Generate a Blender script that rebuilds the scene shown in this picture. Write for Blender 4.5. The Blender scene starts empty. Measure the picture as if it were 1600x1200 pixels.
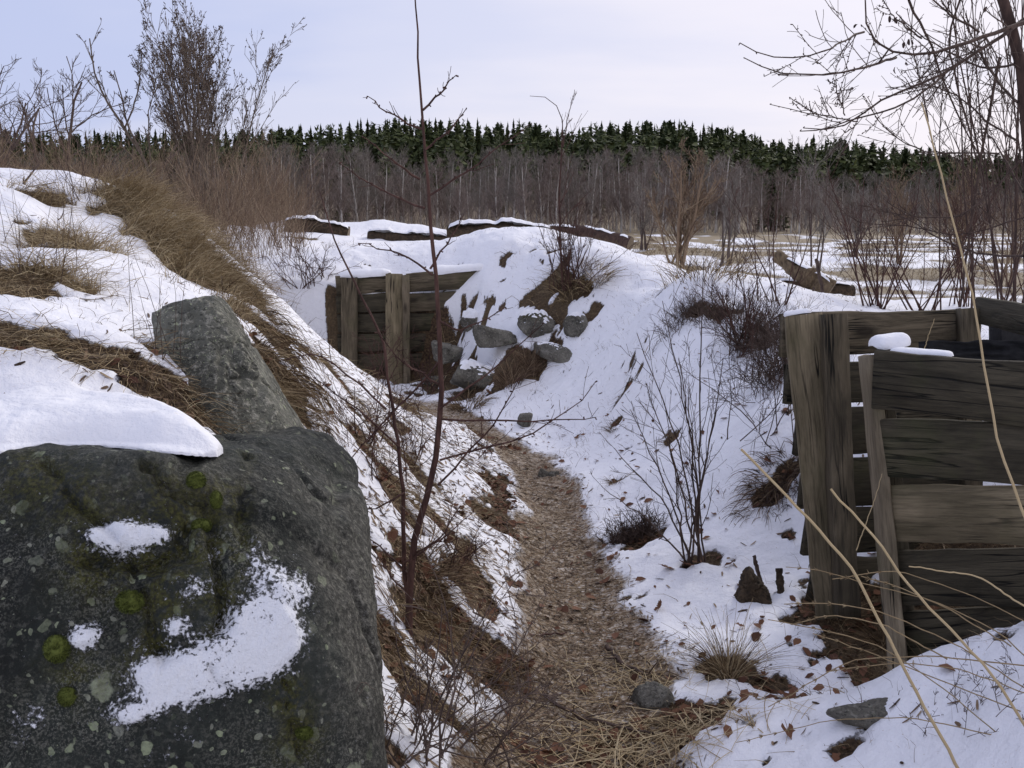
import bpy, bmesh, math, random
import numpy as np
from mathutils import Vector, Matrix

SC = bpy.context.scene
COL = SC.collection
RNG = np.random.default_rng(7)
random.seed(7)
R_ = math.radians

# ------------------------------------------------------------------ camera
CAMZ = 1.55
PITCH = math.atan(275 / 1600)
SP, CP = math.sin(PITCH), math.cos(PITCH)
cam_d = bpy.data.cameras.new('camera')
cam_d.sensor_width = 36; cam_d.lens = 36
cam_d.clip_start = 0.05; cam_d.clip_end = 2000
cam = bpy.data.objects.new('camera', cam_d); COL.objects.link(cam)
cam.location = (0, 0, CAMZ); cam.rotation_euler = (math.pi / 2 - PITCH, 0, 0)
SC.camera = cam

# ------------------------------------------------------------------ sky, sun, exposure
SUN_EL, SUN_AZ = R_(32), R_(35)          # azimuth measured from +Y towards +X
world = bpy.data.worlds.new('World'); SC.world = world; world.use_nodes = True
wt = world.node_tree; wt.nodes.clear()
def wn(t, **k):
    n = wt.nodes.new(t)
    for a, b in k.items(): setattr(n, a, b)
    return n
wo = wn('ShaderNodeOutputWorld'); bg = wn('ShaderNodeBackground')
sky = wn('ShaderNodeTexSky'); sky.sky_type = 'NISHITA'; sky.sun_disc = False
sky.sun_elevation = SUN_EL; sky.sun_rotation = SUN_AZ; sky.air_density = 1.0; sky.dust_density = 1.5
tc = wn('ShaderNodeTexCoord')
sep = wn('ShaderNodeSeparateXYZ'); wt.links.new(tc.outputs['Generated'], sep.inputs[0])
den = wn('ShaderNodeMath', operation='ADD'); den.inputs[1].default_value = 0.22
mx = wn('ShaderNodeMath', operation='MAXIMUM'); mx.inputs[1].default_value = 0.0
wt.links.new(sep.outputs[2], mx.inputs[0]); wt.links.new(mx.outputs[0], den.inputs[0])
dx = wn('ShaderNodeMath', operation='DIVIDE'); dy = wn('ShaderNodeMath', operation='DIVIDE')
wt.links.new(sep.outputs[0], dx.inputs[0]); wt.links.new(den.outputs[0], dx.inputs[1])
wt.links.new(sep.outputs[1], dy.inputs[0]); wt.links.new(den.outputs[0], dy.inputs[1])
cmb = wn('ShaderNodeCombineXYZ'); wt.links.new(dx.outputs[0], cmb.inputs[0]); wt.links.new(dy.outputs[0], cmb.inputs[1])
sc_ = wn('ShaderNodeMapping'); sc_.inputs['Scale'].default_value = (0.55, 1.1, 1); sc_.inputs['Location'].default_value = (3.1, 0.4, 0)
wt.links.new(cmb.outputs[0], sc_.inputs[0])
nz = wn('ShaderNodeTexNoise'); nz.inputs['Scale'].default_value = 1.1; nz.inputs['Detail'].default_value = 5; nz.inputs['Roughness'].default_value = 0.5
wt.links.new(sc_.outputs[0], nz.inputs['Vector'])
# thinner cloud towards the west (left), thicker to the east
az = wn('ShaderNodeMath', operation='MULTIPLY_ADD'); az.inputs[1].default_value = 0.75; az.inputs[2].default_value = 0.06
wt.links.new(sep.outputs[0], az.inputs[0])
sm = wn('ShaderNodeMath', operation='ADD'); wt.links.new(nz.outputs[0], sm.inputs[0]); wt.links.new(az.outputs[0], sm.inputs[1])
rp = wn('ShaderNodeValToRGB'); rp.color_ramp.interpolation = 'EASE'
e = rp.color_ramp.elements
e[0].position = 0.22; e[0].color = (0.50, 0.55, 0.79, 1)
e[1].position = 0.90; e[1].color = (0.79, 0.76, 0.86, 1)
m_ = e.new(0.50); m_.color = (0.62, 0.64, 0.82, 1)
wt.links.new(sm.outputs[0], rp.inputs[0])
skys = wn('ShaderNodeMixRGB', blend_type='MULTIPLY'); skys.inputs[0].default_value = 1; skys.inputs[2].default_value = (0.08, 0.08, 0.08, 1)
wt.links.new(sky.outputs[0], skys.inputs[1])
mixw = wn('ShaderNodeMixRGB', blend_type='MIX'); mixw.inputs[0].default_value = 0.88
wt.links.new(skys.outputs[0], mixw.inputs[1]); wt.links.new(rp.outputs[0], mixw.inputs[2])
wt.links.new(mixw.outputs[0], bg.inputs[0]); bg.inputs[1].default_value = 1.0
wt.links.new(bg.outputs[0], wo.inputs[0])
sun_d = bpy.data.lights.new('sun', 'SUN'); sun_d.energy = 1.5; sun_d.angle = R_(18); sun_d.color = (1, 0.96, 0.9)
sun = bpy.data.objects.new('sun', sun_d); COL.objects.link(sun)
sd = Vector((math.sin(SUN_AZ) * math.cos(SUN_EL), math.cos(SUN_AZ) * math.cos(SUN_EL), math.sin(SUN_EL)))
sun.rotation_euler = sd.to_track_quat('Z', 'Y').to_euler()
SC.view_settings.view_transform = 'Standard'; SC.view_settings.look = 'None'
SC.view_settings.exposure = 0.2; SC.view_settings.gamma = 1.0
SC.view_settings.use_curve_mapping = False

# ------------------------------------------------------------------ maths helpers
def pt(u, v, Y):
    "world point of a place seen at photo position (u, v), Y metres ahead"
    a, b = (u - 800) / 1600, (600 - v) / 1600
    t = Y / (CP + b * SP)
    return np.array([a * t, Y, CAMZ + t * (-SP + b * CP)])
def pz(u, v, z):
    a, b = (u - 800) / 1600, (600 - v) / 1600
    t = (z - CAMZ) / (-SP + b * CP)
    return np.array([a * t, t * (CP + b * SP), z])
def sstep(a, b, x):
    t = np.clip((x - a) / (b - a), 0, 1); return t * t * (3 - 2 * t)
def nrm(v):
    return v / np.maximum(np.linalg.norm(v, axis=-1, keepdims=True), 1e-9)
def _h(ix, iy, iz, s):
    h = (ix * 374761393 + iy * 668265263 + iz * 2147483647 + s * 974634777) & 0xffffffff
    h = ((h ^ (h >> 13)) * 1274126177) & 0xffffffff
    h = ((h ^ (h >> 15)) * 2246822519) & 0xffffffff
    return ((h ^ (h >> 16)) & 0xffffff) / float(0xffffff)
def vnoise(x, y, z=None, s=0):
    x = np.asarray(x, float); y = np.asarray(y, float); z = np.zeros_like(x) if z is None else np.asarray(z, float)
    ix, iy, iz = np.floor(x).astype(np.int64), np.floor(y).astype(np.int64), np.floor(z).astype(np.int64)
    fx, fy, fz = x - ix, y - iy, z - iz
    fx, fy, fz = [f * f * f * (f * (f * 6 - 15) + 10) for f in (fx, fy, fz)]
    r = 0
    for a in (0, 1):
        for b in (0, 1):
            for c in (0, 1):
                w = (fx if a else 1 - fx) * (fy if b else 1 - fy) * (fz if c else 1 - fz)
                r = r + w * _h(ix + a, iy + b, iz + c, s)
    return r * 2 - 1
def fbm(x, y, z=None, o=4, s=0, g=0.5):
    r, A, T = 0, 1, 0
    z = np.zeros_like(np.asarray(x, float)) if z is None else z
    for i in range(o):
        f = 2.03 ** i
        r = r + A * vnoise(x * f + 17.3 * i, y * f - 9.1 * i, z * f + 5.7 * i, s + i); T += A; A *= g
    return r / T

# ------------------------------------------------------------------ terrain shape
CT = []
for u, v, z in [(900,1200,0),(1010,1150,.02),(930,1080,0),(900,1000,0),(880,900,0),(860,800,0),(800,715,.02),(745,682,.03),
                (760,1120,.06),(680,1010,.22),(620,1180,.30),(770,900,.10),(700,830,.24),(740,760,.2),(620,740,.42),(700,700,.22),
                (1060,1010,.03),(1150,1110,.04),(1050,880,.08),(1000,800,.08),(1200,900,.12),(1330,1000,.1),(1300,1120,.1)]:
    CT.append(pz(u, v, z))
for u, v, Y in [(850,600,7.9),(800,560,8.0),(900,500,8.2),(880,440,8.6),(950,560,7.4),(1000,650,6.2),(1040,560,6.3),(1100,650,5.3),
                (1100,470,6.8),(1150,800,4.4),(1200,600,5.2),(1200,700,4.5),(1250,520,6.0),(1400,490,7.0),(1560,482,7.6),(960,640,6.9),
                (1000,420,8.6),(1150,442,8.0),(1040,460,7.0),(760,425,9.1),(650,425,9.4),(530,430,9.3),
                (600,400,11),(400,450,9),(400,370,12),(470,365,14),(700,390,12),(900,400,12),(600,362,15),(850,372,15),(430,500,8),(500,540,8),
                (0,400,3.5),(0,292,5),(100,286,5.2),(100,500,3),(0,560,2.5),(250,600,2.6),(200,400,4),(250,325,4.9),(360,425,4.8),
                (330,480,3.6),(420,620,3.3),(470,600,3.8),(500,700,3.3),(550,640,4.2),(450,500,4.6),(600,612,6.0),(645,655,6.7),(560,720,3.5),(520,560,5.2),
                (1500,1100,2.4),(1600,1000,2.45),(1380,1190,2.35),(1450,1040,2.6)]:
    CT.append(pt(u, v, Y))
CT += [np.array(p, float) for p in [(-1.3,7.6,.08),(-1.0,8.4,.1),(-.6,8.6,.06),(-.35,7.6,.05),(-1.9,7.2,.3),(-2.4,6.3,1.1),(-3.2,7,1.5),(-2.6,8.2,.9),(-4,9.5,1.3),(-5,6,1.7),
   (-.9,1.8,.4),(-.5,1.9,.36),(-2.2,1.4,1.0),(-2.6,3,1.45),(-4,2,1.6),(0,0,0),(0,1,0),(0,2,0),(.8,.4,.25),(-.7,.5,.3),(1.7,.8,.7),(-2,-1,1),(2,-1,.9),(0,-2,0),
   (1.15,3.4,.08),(1.5,3.1,.1),(1.9,3.3,.4),(1.1,2.95,.02),(1.0,3.2,.03),(1.35,2.85,.06),(2.6,3,.85),(1.9,2.4,.7),(3.5,1.5,1.1),(2.6,5,.85),(2.0,4.4,.78),(1.3,4.1,.3),(4,7,.85),(6,5,.9),(6,2,1.1),(-6,3,1.8),
   (1.5,9,.95),(3,9,.7),(5,9.5,.6),(3,12,.3),(6,13,.2),(1.5,12,.7),(8,8,.6),(-6,12,1.3),(-3,12,1.25),(-9,8,1.5),(-9,14,1.1),(0,15,1.0),(4,16,0),(-4,17,1.1),(0,18,.8),(9,16,-.1),(10,3,.9),(-10,2,1.8),(10,-2,.9),(-8,-2,1.6)]]
CT = np.array(CT)
def _U(r): return np.where(r > 1e-9, r * r * np.log(np.maximum(r, 1e-9)), 0)
_n = len(CT)
_K = _U(np.linalg.norm(CT[:, None, :2] - CT[None, :, :2], axis=2)) + 0.02 * np.eye(_n)
_P = np.c_[np.ones(_n), CT[:, :2]]
_W = np.linalg.solve(np.block([[_K, _P], [_P.T, np.zeros((3, 3))]]), np.r_[CT[:, 2], np.zeros(3)])
def base_h(x, y):
    x = np.asarray(x, float); y = np.asarray(y, float); sh = np.broadcast(x, y).shape
    X = np.broadcast_to(x, sh).ravel(); Y = np.broadcast_to(y, sh).ravel(); out = np.zeros(X.size)
    for i in range(0, X.size, 40000):
        xs, ys = np.clip(X[i:i+40000], -11, 11), np.clip(Y[i:i+40000], -3, 20)
        r = np.hypot(xs[:, None] - CT[None, :, 0], ys[:, None] - CT[None, :, 1])
        out[i:i+40000] = _U(r) @ _W[:_n] + _W[_n] + _W[_n+1] * xs + _W[_n+2] * ys
    x, y = X, Y
    far = -1.0 + 0.12 * fbm(x / 14, y / 14, o=3, s=5)
    hill = 9.0 * sstep(125, 235, y) * (0.35 + 0.65 * np.exp(-((x + 2 - 0.0 * y) / 95.0) ** 2)) * (1 - .35 * sstep(260, 420, y))
    far = far + hill + np.where(y > 110, 1, 0) * 0.0
    w = np.maximum(sstep(14, 34, y), sstep(9, 30, np.abs(x)))
    near_far = np.where(y > 40, far, far + 1.6 * sstep(45, 10, y) * sstep(3, -14, x) + .6 * sstep(30, 0, y))
    return (out * (1 - w) + near_far * w).reshape(sh)
# long low snow-covered ridge of logs and turf beyond the pit
def ridge(x, y):
    t = (x + 2.4) / 3.3
    yy = y - (14.2 + .15 * np.sin(x * 2.1))
    return 0.12 * np.exp(-((yy - .5) / .45) ** 2) * sstep(-4.2, -3.2, x) * sstep(1.9, .2, x) * (1 + .35 * vnoise(x * 2.2, y * 0 + 3, s=9))
def pit(x, y, z):
    m = sstep(-2.25, -1.60, x) * (1 - sstep(-.80, -.22, x + .25 * (y - 9))) * sstep(6.9, 7.6, y) * (1 - sstep(9.02, 9.08, y))
    return z * (1 - m) + np.minimum(z, .03) * m
def height0(x, y):
    x = np.asarray(x, float); y = np.asarray(y, float)
    sc = sstep(0.0, 1.0, 1.0 - np.exp(-((x - path_x(y)) / .35) ** 2) * (y < 7.5))
    return pit(x, y, base_h(x, y)) + ridge(x, y) + 0.06 * fbm(x / .9, y / .9, o=2, s=11) * (0.25 + .75 * sc) + 0.042 * fbm(x / .30, y / .30, o=4, s=12, g=.55) * (.45 + .55 * sc) * (1 - .5 * sstep(9, 14, y)) + .05 * fbm(x / .42, y / .42, o=3, s=14) * sstep(-.7, -1.3, x) * (y < 6.6)
_pp = np.array([pz(900,1200,0),pz(925,1080,0),pz(900,1000,0),pz(880,900,0),pz(862,800,0),pz(815,720,0),pz(765,680,0),[-.5,7.6,0],[-1.0,8.2,0]])
_pp = np.vstack([[ .12, -3, 0], [.15, 1, 0], _pp])
def path_x(y): return np.interp(y, _pp[:, 1], _pp[:, 0])
def path_w(y): return np.interp(y, [0, 2.6, 3.6, 5, 6.7, 8], [.34, .30, .235, .195, .21, .18])

def hit(u, v, lift=0.0):
    "first terrain point met by the line of sight to photo place (u, v)"
    a, b = (u - 800) / 1600, (600 - v) / 1600
    d = np.array([a, CP + b * SP, -SP + b * CP])
    t = np.concatenate([np.arange(1.2, 20, .02), np.arange(20, 400, .25)])
    p = d[None] * t[:, None] + [0, 0, CAMZ]
    g = height0(p[:, 0], p[:, 1]) > p[:, 2]
    i = int(np.argmax(g)) if g.any() else len(t) - 1
    q = p[i].copy(); q[2] += lift
    return q

# bare patches: photo place, radius (m) across, radius along view, strength
BARE = [
 (1040,455,.05,.08,1),(1080,492,.13,.12,1.1),(1130,490,.12,.12,1.1),(1190,540,.16,.25,1.0),
 (880,432,.13,.12,1.2),(905,452,.10,.10,1.1),(855,450,.10,.06,.9),(840,470,.16,.10,1),(760,500,.1,.1,.7),(900,470,.2,.06,1),(930,495,.08,.08,1),(830,580,.16,.12,1),(870,500,.10,.06,.8),(870,545,.14,.06,.8),(760,600,.3,.2,1),(700,600,.3,.4,1),
 (960,672,.06,.08,1),(1055,690,.07,.10,1),(985,705,.04,.06,.8),(965,755,.05,.05,1),(1000,850,.11,.10,1.2),(1090,890,.08,.06,1.2),
 (1220,750,.10,.06,1.2),(1200,790,.10,.06,1.0),(1235,830,.08,.06,.9),(1180,930,.05,.05,.8),(1140,1060,.10,.07,1.2),(1300,960,.11,.07,1.2),(1380,1000,.12,.07,1.1),(1550,860,.5,.3,1.5),
 (1250,1100,.05,.03,.9),(1060,1130,.16,.10,1.1),(1000,1180,.25,.12,1.1),(900,1190,.2,.12,.8),
 (205,315,.13,.22,1.1),(250,360,.16,.22,1.1),(300,400,.20,.24,1.2),(345,450,.18,.22,1.3),(385,500,.16,.20,1.25),(415,580,.14,.20,1.2),(430,620,.11,.14,1.1),(230,590,.30,.09,1.3),(90,545,.20,.06,1.1),
 (60,310,.18,.12,.8),(20,440,.10,.2,1),(80,480,.12,.1,.8),(110,400,.12,.08,.7),(160,460,.09,.10,.8),(70,365,.15,.10,.8),(250,560,.08,.06,1),(300,420,.1,.15,.8),
 (520,590,.08,.4,.7),(560,650,.10,.3,.7),(620,690,.10,.25,.75),(580,720,.12,.14,.8),(660,760,.08,.12,.8),(620,800,.08,.08,.8),(700,840,.07,.08,.7),(640,880,.10,.08,1.0),(700,880,.09,.07,.9),
 (740,900,.06,.10,.8),(760,950,.07,.10,.8),(720,990,.06,.06,.8),(740,1030,.13,.09,1.3),(800,1060,.10,.09,1.1),(650,1090,.07,.05,1.0),(700,1130,.12,.06,1.0),(640,1000,.03,.03,1.4),(600,1170,.06,.04,.9),
 (780,780,.05,.3,.9),(700,650,.12,.3,.6),(640,640,.10,.3,.7),(460,560,.07,.4,.6),
 (480,375,.3,.2,.7),(560,372,.2,.15,.6),(520,385,.3,.15,.5),(600,430,.2,.06,.6),(470,455,.12,.1,.5),
]
BW = [(hit(u, v), rx, ry, s) for u, v, rx, ry, s in BARE]
def bare(x, y):
    x = np.asarray(x, float); y = np.asarray(y, float)
    b = 0.165 * np.ones(np.broadcast(x, y).shape)
    wx = x + .05 * fbm(x * 6, y * 6, s=31, o=2); wy = y + .07 * fbm(x * 6, y * 6, s=37, o=2)
    for p, rx, ry, s in BW:
        b = b + s * 0.62 * np.exp(-((wx - p[0]) / rx) ** 2 - ((wy - p[1]) / ry) ** 2)
    pd = np.abs(x - path_x(y)) / path_w(y)
    b = b + .04 * np.exp(-((x + 2.0) / 2.2) ** 2 - ((y - 3.8) / 2.5) ** 2)
    b = b + 0.20 * np.exp(-((pd - 1.5) / .8) ** 2) * (x < path_x(y)) * (y < 6.2)     # littered left foot of the bank
    b = b + 0.34 * sstep(8.5, 13, y) * sstep(1.0, 3.0, x) + 0.06 * sstep(40, 70, y)
    b = b + 0.5 * sstep(100, 120, y) + .35 * sstep(-3, -6, x) * sstep(7, 10, y)
    e_ = .06; sl = np.zeros(b.shape); xb, yb = np.broadcast_to(x, b.shape), np.broadcast_to(y, b.shape); k_ = (yb < 12) & (yb > 1) & (np.abs(xb) < 3.4)
    if k_.any(): xk, yk = xb[k_], yb[k_]; h_ = base_h(xk, yk); sl[k_] = np.hypot(base_h(xk + e_, yk) - h_, base_h(xk, yk + e_) - h_) / e_
    b = b + .20 * sstep(1.15, 2.0, sl) * (y < 12)
    b = b + 1.3 * (np.abs(x - 1.95) < .85) * (np.abs(y - (3.30 + .0 * x)) < .32)
    b = b + 1.2 * sstep(-1.68, -1.6, x) * (1 - sstep(-.75, -.5, x)) * sstep(8.93, 8.98, y) * (1 - sstep(9.04, 9.14, y))
    n = 0.36 * fbm(x / .38, y / .38, o=3, s=21) + .42 * fbm(x / .085, y / .085, o=3, s=22)
    nf = 0.38 * fbm(x / 2.2, y / 3.2, o=4, s=24)
    wf = sstep(9, 16, y)
    b = b + n * (1 - wf) + nf * wf
    wf = sstep(9, 16, y)
    return sstep(.44 - .16 * wf, .60 + .16 * wf, b + .14 * wf * fbm(x / .7, y / 1.2, o=3, s=25))
def pathm(x, y):
    pd = np.abs(x - path_x(y)) / path_w(y) + .34 * fbm(x / .12, y / .16, o=3, s=41) + .30 * fbm(x / .4, y / .5, o=2, s=43)
    return (1 - sstep(.50, 1.25, pd)) * sstep(8.4, 7.4, y)
def height(x, y):
    b = bare(x, y); p = pathm(x, y)
    return height0(x, y) + 0.030 * (1 - b) * (1 - .8 * p) - .012 * p + .012 * (1 - b) * (1 - p) * fbm(np.asarray(x) / .12, np.asarray(y) / .12, o=3, s=52) + .012 * b * fbm(np.asarray(x) / .05, np.asarray(y) / .05, o=2, s=51)
def ground_z(x, y): return float(height(np.array([x]), np.array([y]))[0])
def on(u, v):
    p = hit(u, v); p[2] = ground_z(p[0], p[1]); return p
def at(u, Y):
    "terrain point at distance Y under photo column u (column read near the horizon)"
    x = (u - 800) / 1600 * Y / CP * .99
    return np.array([x, Y, ground_z(x, Y)])

# ------------------------------------------------------------------ mesh helpers
def mesh_np(name, V, FS, mats, smooth=True, attrs=None, midx=None):
    me = bpy.data.meshes.new(name)
    V = np.asarray(V, np.float32)
    if isinstance(FS, np.ndarray): FS = [FS]
    FS = [f for f in FS if len(f)]
    me.vertices.add(len(V)); me.vertices.foreach_set('co', V.ravel())
    loops = np.concatenate([f.ravel() for f in FS]).astype(np.int32)
    cnt = np.concatenate([np.full(len(f), f.shape[1]) for f in FS]).astype(np.int32)
    st = np.concatenate([[0], np.cumsum(cnt)[:-1]]).astype(np.int32)
    me.loops.add(len(loops)); me.loops.foreach_set('vertex_index', loops)
    me.polygons.add(len(cnt)); me.polygons.foreach_set('loop_start', st)
    if smooth: me.polygons.foreach_set('use_smooth', np.ones(len(cnt), bool))
    for m in (mats if isinstance(mats, (list, tuple)) else [mats]): me.materials.append(m)
    if midx is not None: me.polygons.foreach_set('material_index', np.asarray(midx, np.int32))
    for k, a in (attrs or {}).items():
        at_ = me.attributes.new(k, 'FLOAT', 'POINT'); at_.data.foreach_set('value', np.asarray(a, np.float32))
    me.update(calc_edges=True); me.validate()
    return me
def props(o, label=None, cat=None, group=None, kind=None):
    if label: o['label'] = label
    if cat: o['category'] = cat
    if group: o['group'] = group
    if kind: o['kind'] = kind
    return o
def link(name, me, parent=None, loc=(0, 0, 0), rot=(0, 0, 0)):
    o = bpy.data.objects.new(name, me); COL.objects.link(o)
    o.location = loc; o.rotation_euler = rot
    if parent: o.parent = parent
    return o
def thing(name, label, cat, loc, group=None):
    o = bpy.data.objects.new(name, None); COL.objects.link(o); o.location = loc
    o.empty_display_size = .1
    return props(o, label, cat, group)
def part(name, V, F, mat, root, **k):
    "a mesh given in world coordinates hung under its thing"
    lab = k.pop('label', None); kd = k.pop('kind', None)
    wl = np.array(root.matrix_basis.translation); r = root
    while r.parent: r = r.parent; wl = wl + np.array(r.matrix_basis.translation)
    o = link(name, mesh_np(name, np.asarray(V) - wl, F, mat, **k), root)
    if lab: o['label'] = lab
    if kd: o['kind'] = kd
    return o
def solo(name, V, F, mat, label, cat, group=None, kind=None, **k):
    V = np.asarray(V); c = np.array([V[:, 0].mean(), V[:, 1].mean(), V[:, 2].min()])
    o = link(name, mesh_np(name, V - c, F, mat, **k), loc=c)
    return props(o, label, cat, group, kind)
def copy_tree(o, parent=None):
    c = o.copy(); COL.objects.link(c); c.parent = parent
    for ch in list(o.children): copy_tree(ch, c)
    return c

def tubes(P, R, sides=4):
    P = np.asarray(P, float); n, k, _ = P.shape; R = np.asarray(R, float)
    T = np.gradient(P, axis=1); T = nrm(T)
    mean = nrm(P[:, -1] - P[:, 0])
    ref = np.cross(mean, nrm(RNG.normal(size=(n, 3)))); ref = nrm(ref)[:, None, :]
    U = nrm(np.cross(T, ref + 0 * T)); W = np.cross(T, U)
    a = np.arange(sides) * 2 * np.pi / sides
    V = P[:, :, None] + R[:, :, None, None] * (np.cos(a)[None, None, :, None] * U[:, :, None] + np.sin(a)[None, None, :, None] * W[:, :, None])
    V = V.reshape(-1, 3)
    i = np.arange(n)[:, None, None] * k * sides; j = np.arange(k - 1)[None, :, None] * sides; s = np.arange(sides)[None, None, :]; s2 = (s + 1) % sides
    F = np.stack([i + j + s, i + j + s2, i + j + sides + s2, i + j + sides + s], -1).reshape(-1, 4)
    return V, F
def ribbons(P, Wd, face=None):
    "flat blades: P n,k,3; Wd n,k"
    n, k, _ = P.shape
    T = nrm(np.gradient(P, axis=1)); r = nrm(RNG.normal(size=(n, 1, 3))) if face is None else face
    S = nrm(np.cross(T, r + 0 * T))
    V = np.stack([P - S * Wd[..., None] / 2, P + S * Wd[..., None] / 2], 2).reshape(-1, 3)
    i = np.arange(n)[:, None] * k * 2; j = np.arange(k - 1)[None] * 2
    F = np.stack([i + j, i + j + 1, i + j + 3, i + j + 2], -1).reshape(-1, 4)
    return V, F
def merge(*vf):
    Vs, Fs, o = [], [], 0
    for V, F in vf:
        Vs.append(V); Fs.append(F + o); o += len(V)
    d = {}
    for f in Fs: d.setdefault(f.shape[1], []).append(f)
    return np.vstack(Vs), [np.vstack(x) for x in d.values()]
def grow(start, dr, length, rad, k=6, wig=.12, up=.05, taper=.35, rng=RNG):
    n = len(start); P = np.zeros((n, k, 3)); P[:, 0] = start; d = nrm(dr)
    for i in range(1, k):
        d = nrm(d + rng.normal(0, wig, (n, 3)) + np.array([0, 0, up]))
        P[:, i] = P[:, i-1] + d * (length / (k - 1))[:, None]
    R = rad[:, None] * (1 - (1 - taper) * np.linspace(0, 1, k)[None])
    return P, R
def sprout(P, R, per, t0=.3, t1=1., ang=(.5, 1.0), lr=(.3, .6), rr=.6, rng=RNG):
    n, k, _ = P.shape
    idx = np.repeat(np.arange(n), per); m = len(idx)
    t = rng.uniform(t0, t1, m) * (k - 1); i = np.minimum(t.astype(int), k - 2); f = (t - i)[:, None]
    A, B = P[idx, i], P[idx, i+1]; st = A * (1 - f) + B * f; tan = nrm(B - A)
    perp = nrm(np.cross(tan, rng.normal(size=(m, 3))))
    a = rng.uniform(*ang, m)[:, None]
    pl = np.linalg.norm(np.diff(P, axis=1), axis=2).sum(1)[idx]
    L = pl * rng.uniform(*lr, m) * (1.15 - .55 * t / (k - 1))
    rad = (R[idx, i] * (1 - f[:, 0]) + R[idx, i+1] * f[:, 0]) * rr
    return st, np.cos(a) * tan + np.sin(a) * perp, L, rad
def trace(pts, k=14, jit=.0, rng=RNG):
    "polyline of (u, v, Y) photo places -> smooth world path"
    Q = np.array([pt(*p) for p in pts]); s = np.r_[0, np.cumsum(np.linalg.norm(np.diff(Q, axis=0), axis=1))]
    t = np.linspace(0, s[-1], k); W = np.c_[[np.interp(t, s, Q[:, i]) for i in range(3)]].T
    W[1:-1] = .5 * W[1:-1] + .25 * (W[2:] + W[:-2])
    if jit: W[1:-1] += rng.normal(0, jit, W[1:-1].shape)
    return W

# ------------------------------------------------------------------ materials
class NT:
    def __init__(s, name):
        s.m = bpy.data.materials.new(name); s.m.use_nodes = True; s.t = s.m.node_tree
        s.b = s.t.nodes['Principled BSDF']; s.b.inputs['Specular IOR Level'].default_value = .25; s.b.inputs['Roughness'].default_value = .85
        s.tc = s.t.nodes.new('ShaderNodeTexCoord')
    def new(s, t, **k):
        n = s.t.nodes.new(t)
        for a, b in k.items(): setattr(n, a, b)
        return n
    def set(s, sock, v):
        if isinstance(v, bpy.types.NodeSocket): s.t.links.new(v, sock)
        elif isinstance(v, (tuple, list)) and len(v) == 3 and sock.type == 'RGBA': sock.default_value = (*v, 1)
        else: sock.default_value = v
    def map(s, scale=(1, 1, 1), co='Object', loc=(0, 0, 0)):
        n = s.new('ShaderNodeMapping'); s.t.links.new(s.tc.outputs[co], n.inputs[0]); n.inputs['Scale'].default_value = scale; n.inputs['Location'].default_value = loc
        return n.outputs[0]
    def noise(s, sc=5, det=4, rough=.55, v=None, dist=0):
        n = s.new('ShaderNodeTexNoise'); s.t.links.new(v or s.tc.outputs['Object'], n.inputs['Vector'])
        n.inputs['Scale'].default_value = sc; n.inputs['Detail'].default_value = det; n.inputs['Roughness'].default_value = rough; n.inputs['Distortion'].default_value = dist
        return n.outputs[0]
    def vor(s, sc=5, v=None, feat='F1', rnd=1.0):
        n = s.new('ShaderNodeTexVoronoi'); n.feature = feat; s.t.links.new(v or s.tc.outputs['Object'], n.inputs['Vector']); n.inputs['Scale'].default_value = sc
        n.inputs['Randomness'].default_value = rnd
        return n
    def ramp(s, f, stops, ease=False):
        n = s.new('ShaderNodeValToRGB'); s.set(n.inputs[0], f)
        if ease: n.color_ramp.interpolation = 'EASE'
        el = n.color_ramp.elements
        for i, (p, c) in enumerate(stops):
            c = (c, c, c) if not isinstance(c, tuple) else c
            x = el[i] if i < 2 else el.new(p)
            x.position = p; x.color = (*c, 1)
        return n.outputs[0]
    def mix(s, f, a, b, mode='MIX'):
        n = s.new('ShaderNodeMixRGB', blend_type=mode); s.set(n.inputs[0], f); s.set(n.inputs[1], a); s.set(n.inputs[2], b); return n.outputs[0]
    def math(s, op, a, b=0., c=0., clamp=False):
        n = s.new('ShaderNodeMath', operation=op, use_clamp=clamp); s.set(n.inputs[0], a); s.set(n.inputs[1], b); s.set(n.inputs[2], c); return n.outputs[0]
    def attr(s, name):
        n = s.new('ShaderNodeAttribute'); n.attribute_name = name; return n.outputs['Fac']
    def bump(s, h, st=.5, d=.01, prev=None):
        n = s.new('ShaderNodeBump'); s.set(n.inputs['Height'], h); n.inputs['Strength'].default_value = st; n.inputs['Distance'].default_value = d
        if prev: s.t.links.new(prev, n.inputs['Normal'])
        return n.outputs[0]
    def fin(s, col, nor=None, rough=None):
        s.set(s.b.inputs['Base Color'], col)
        if nor is not None: s.t.links.new(nor, s.b.inputs['Normal'])
        if rough is not None: s.set(s.b.inputs['Roughness'], rough)
        return s.m

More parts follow.
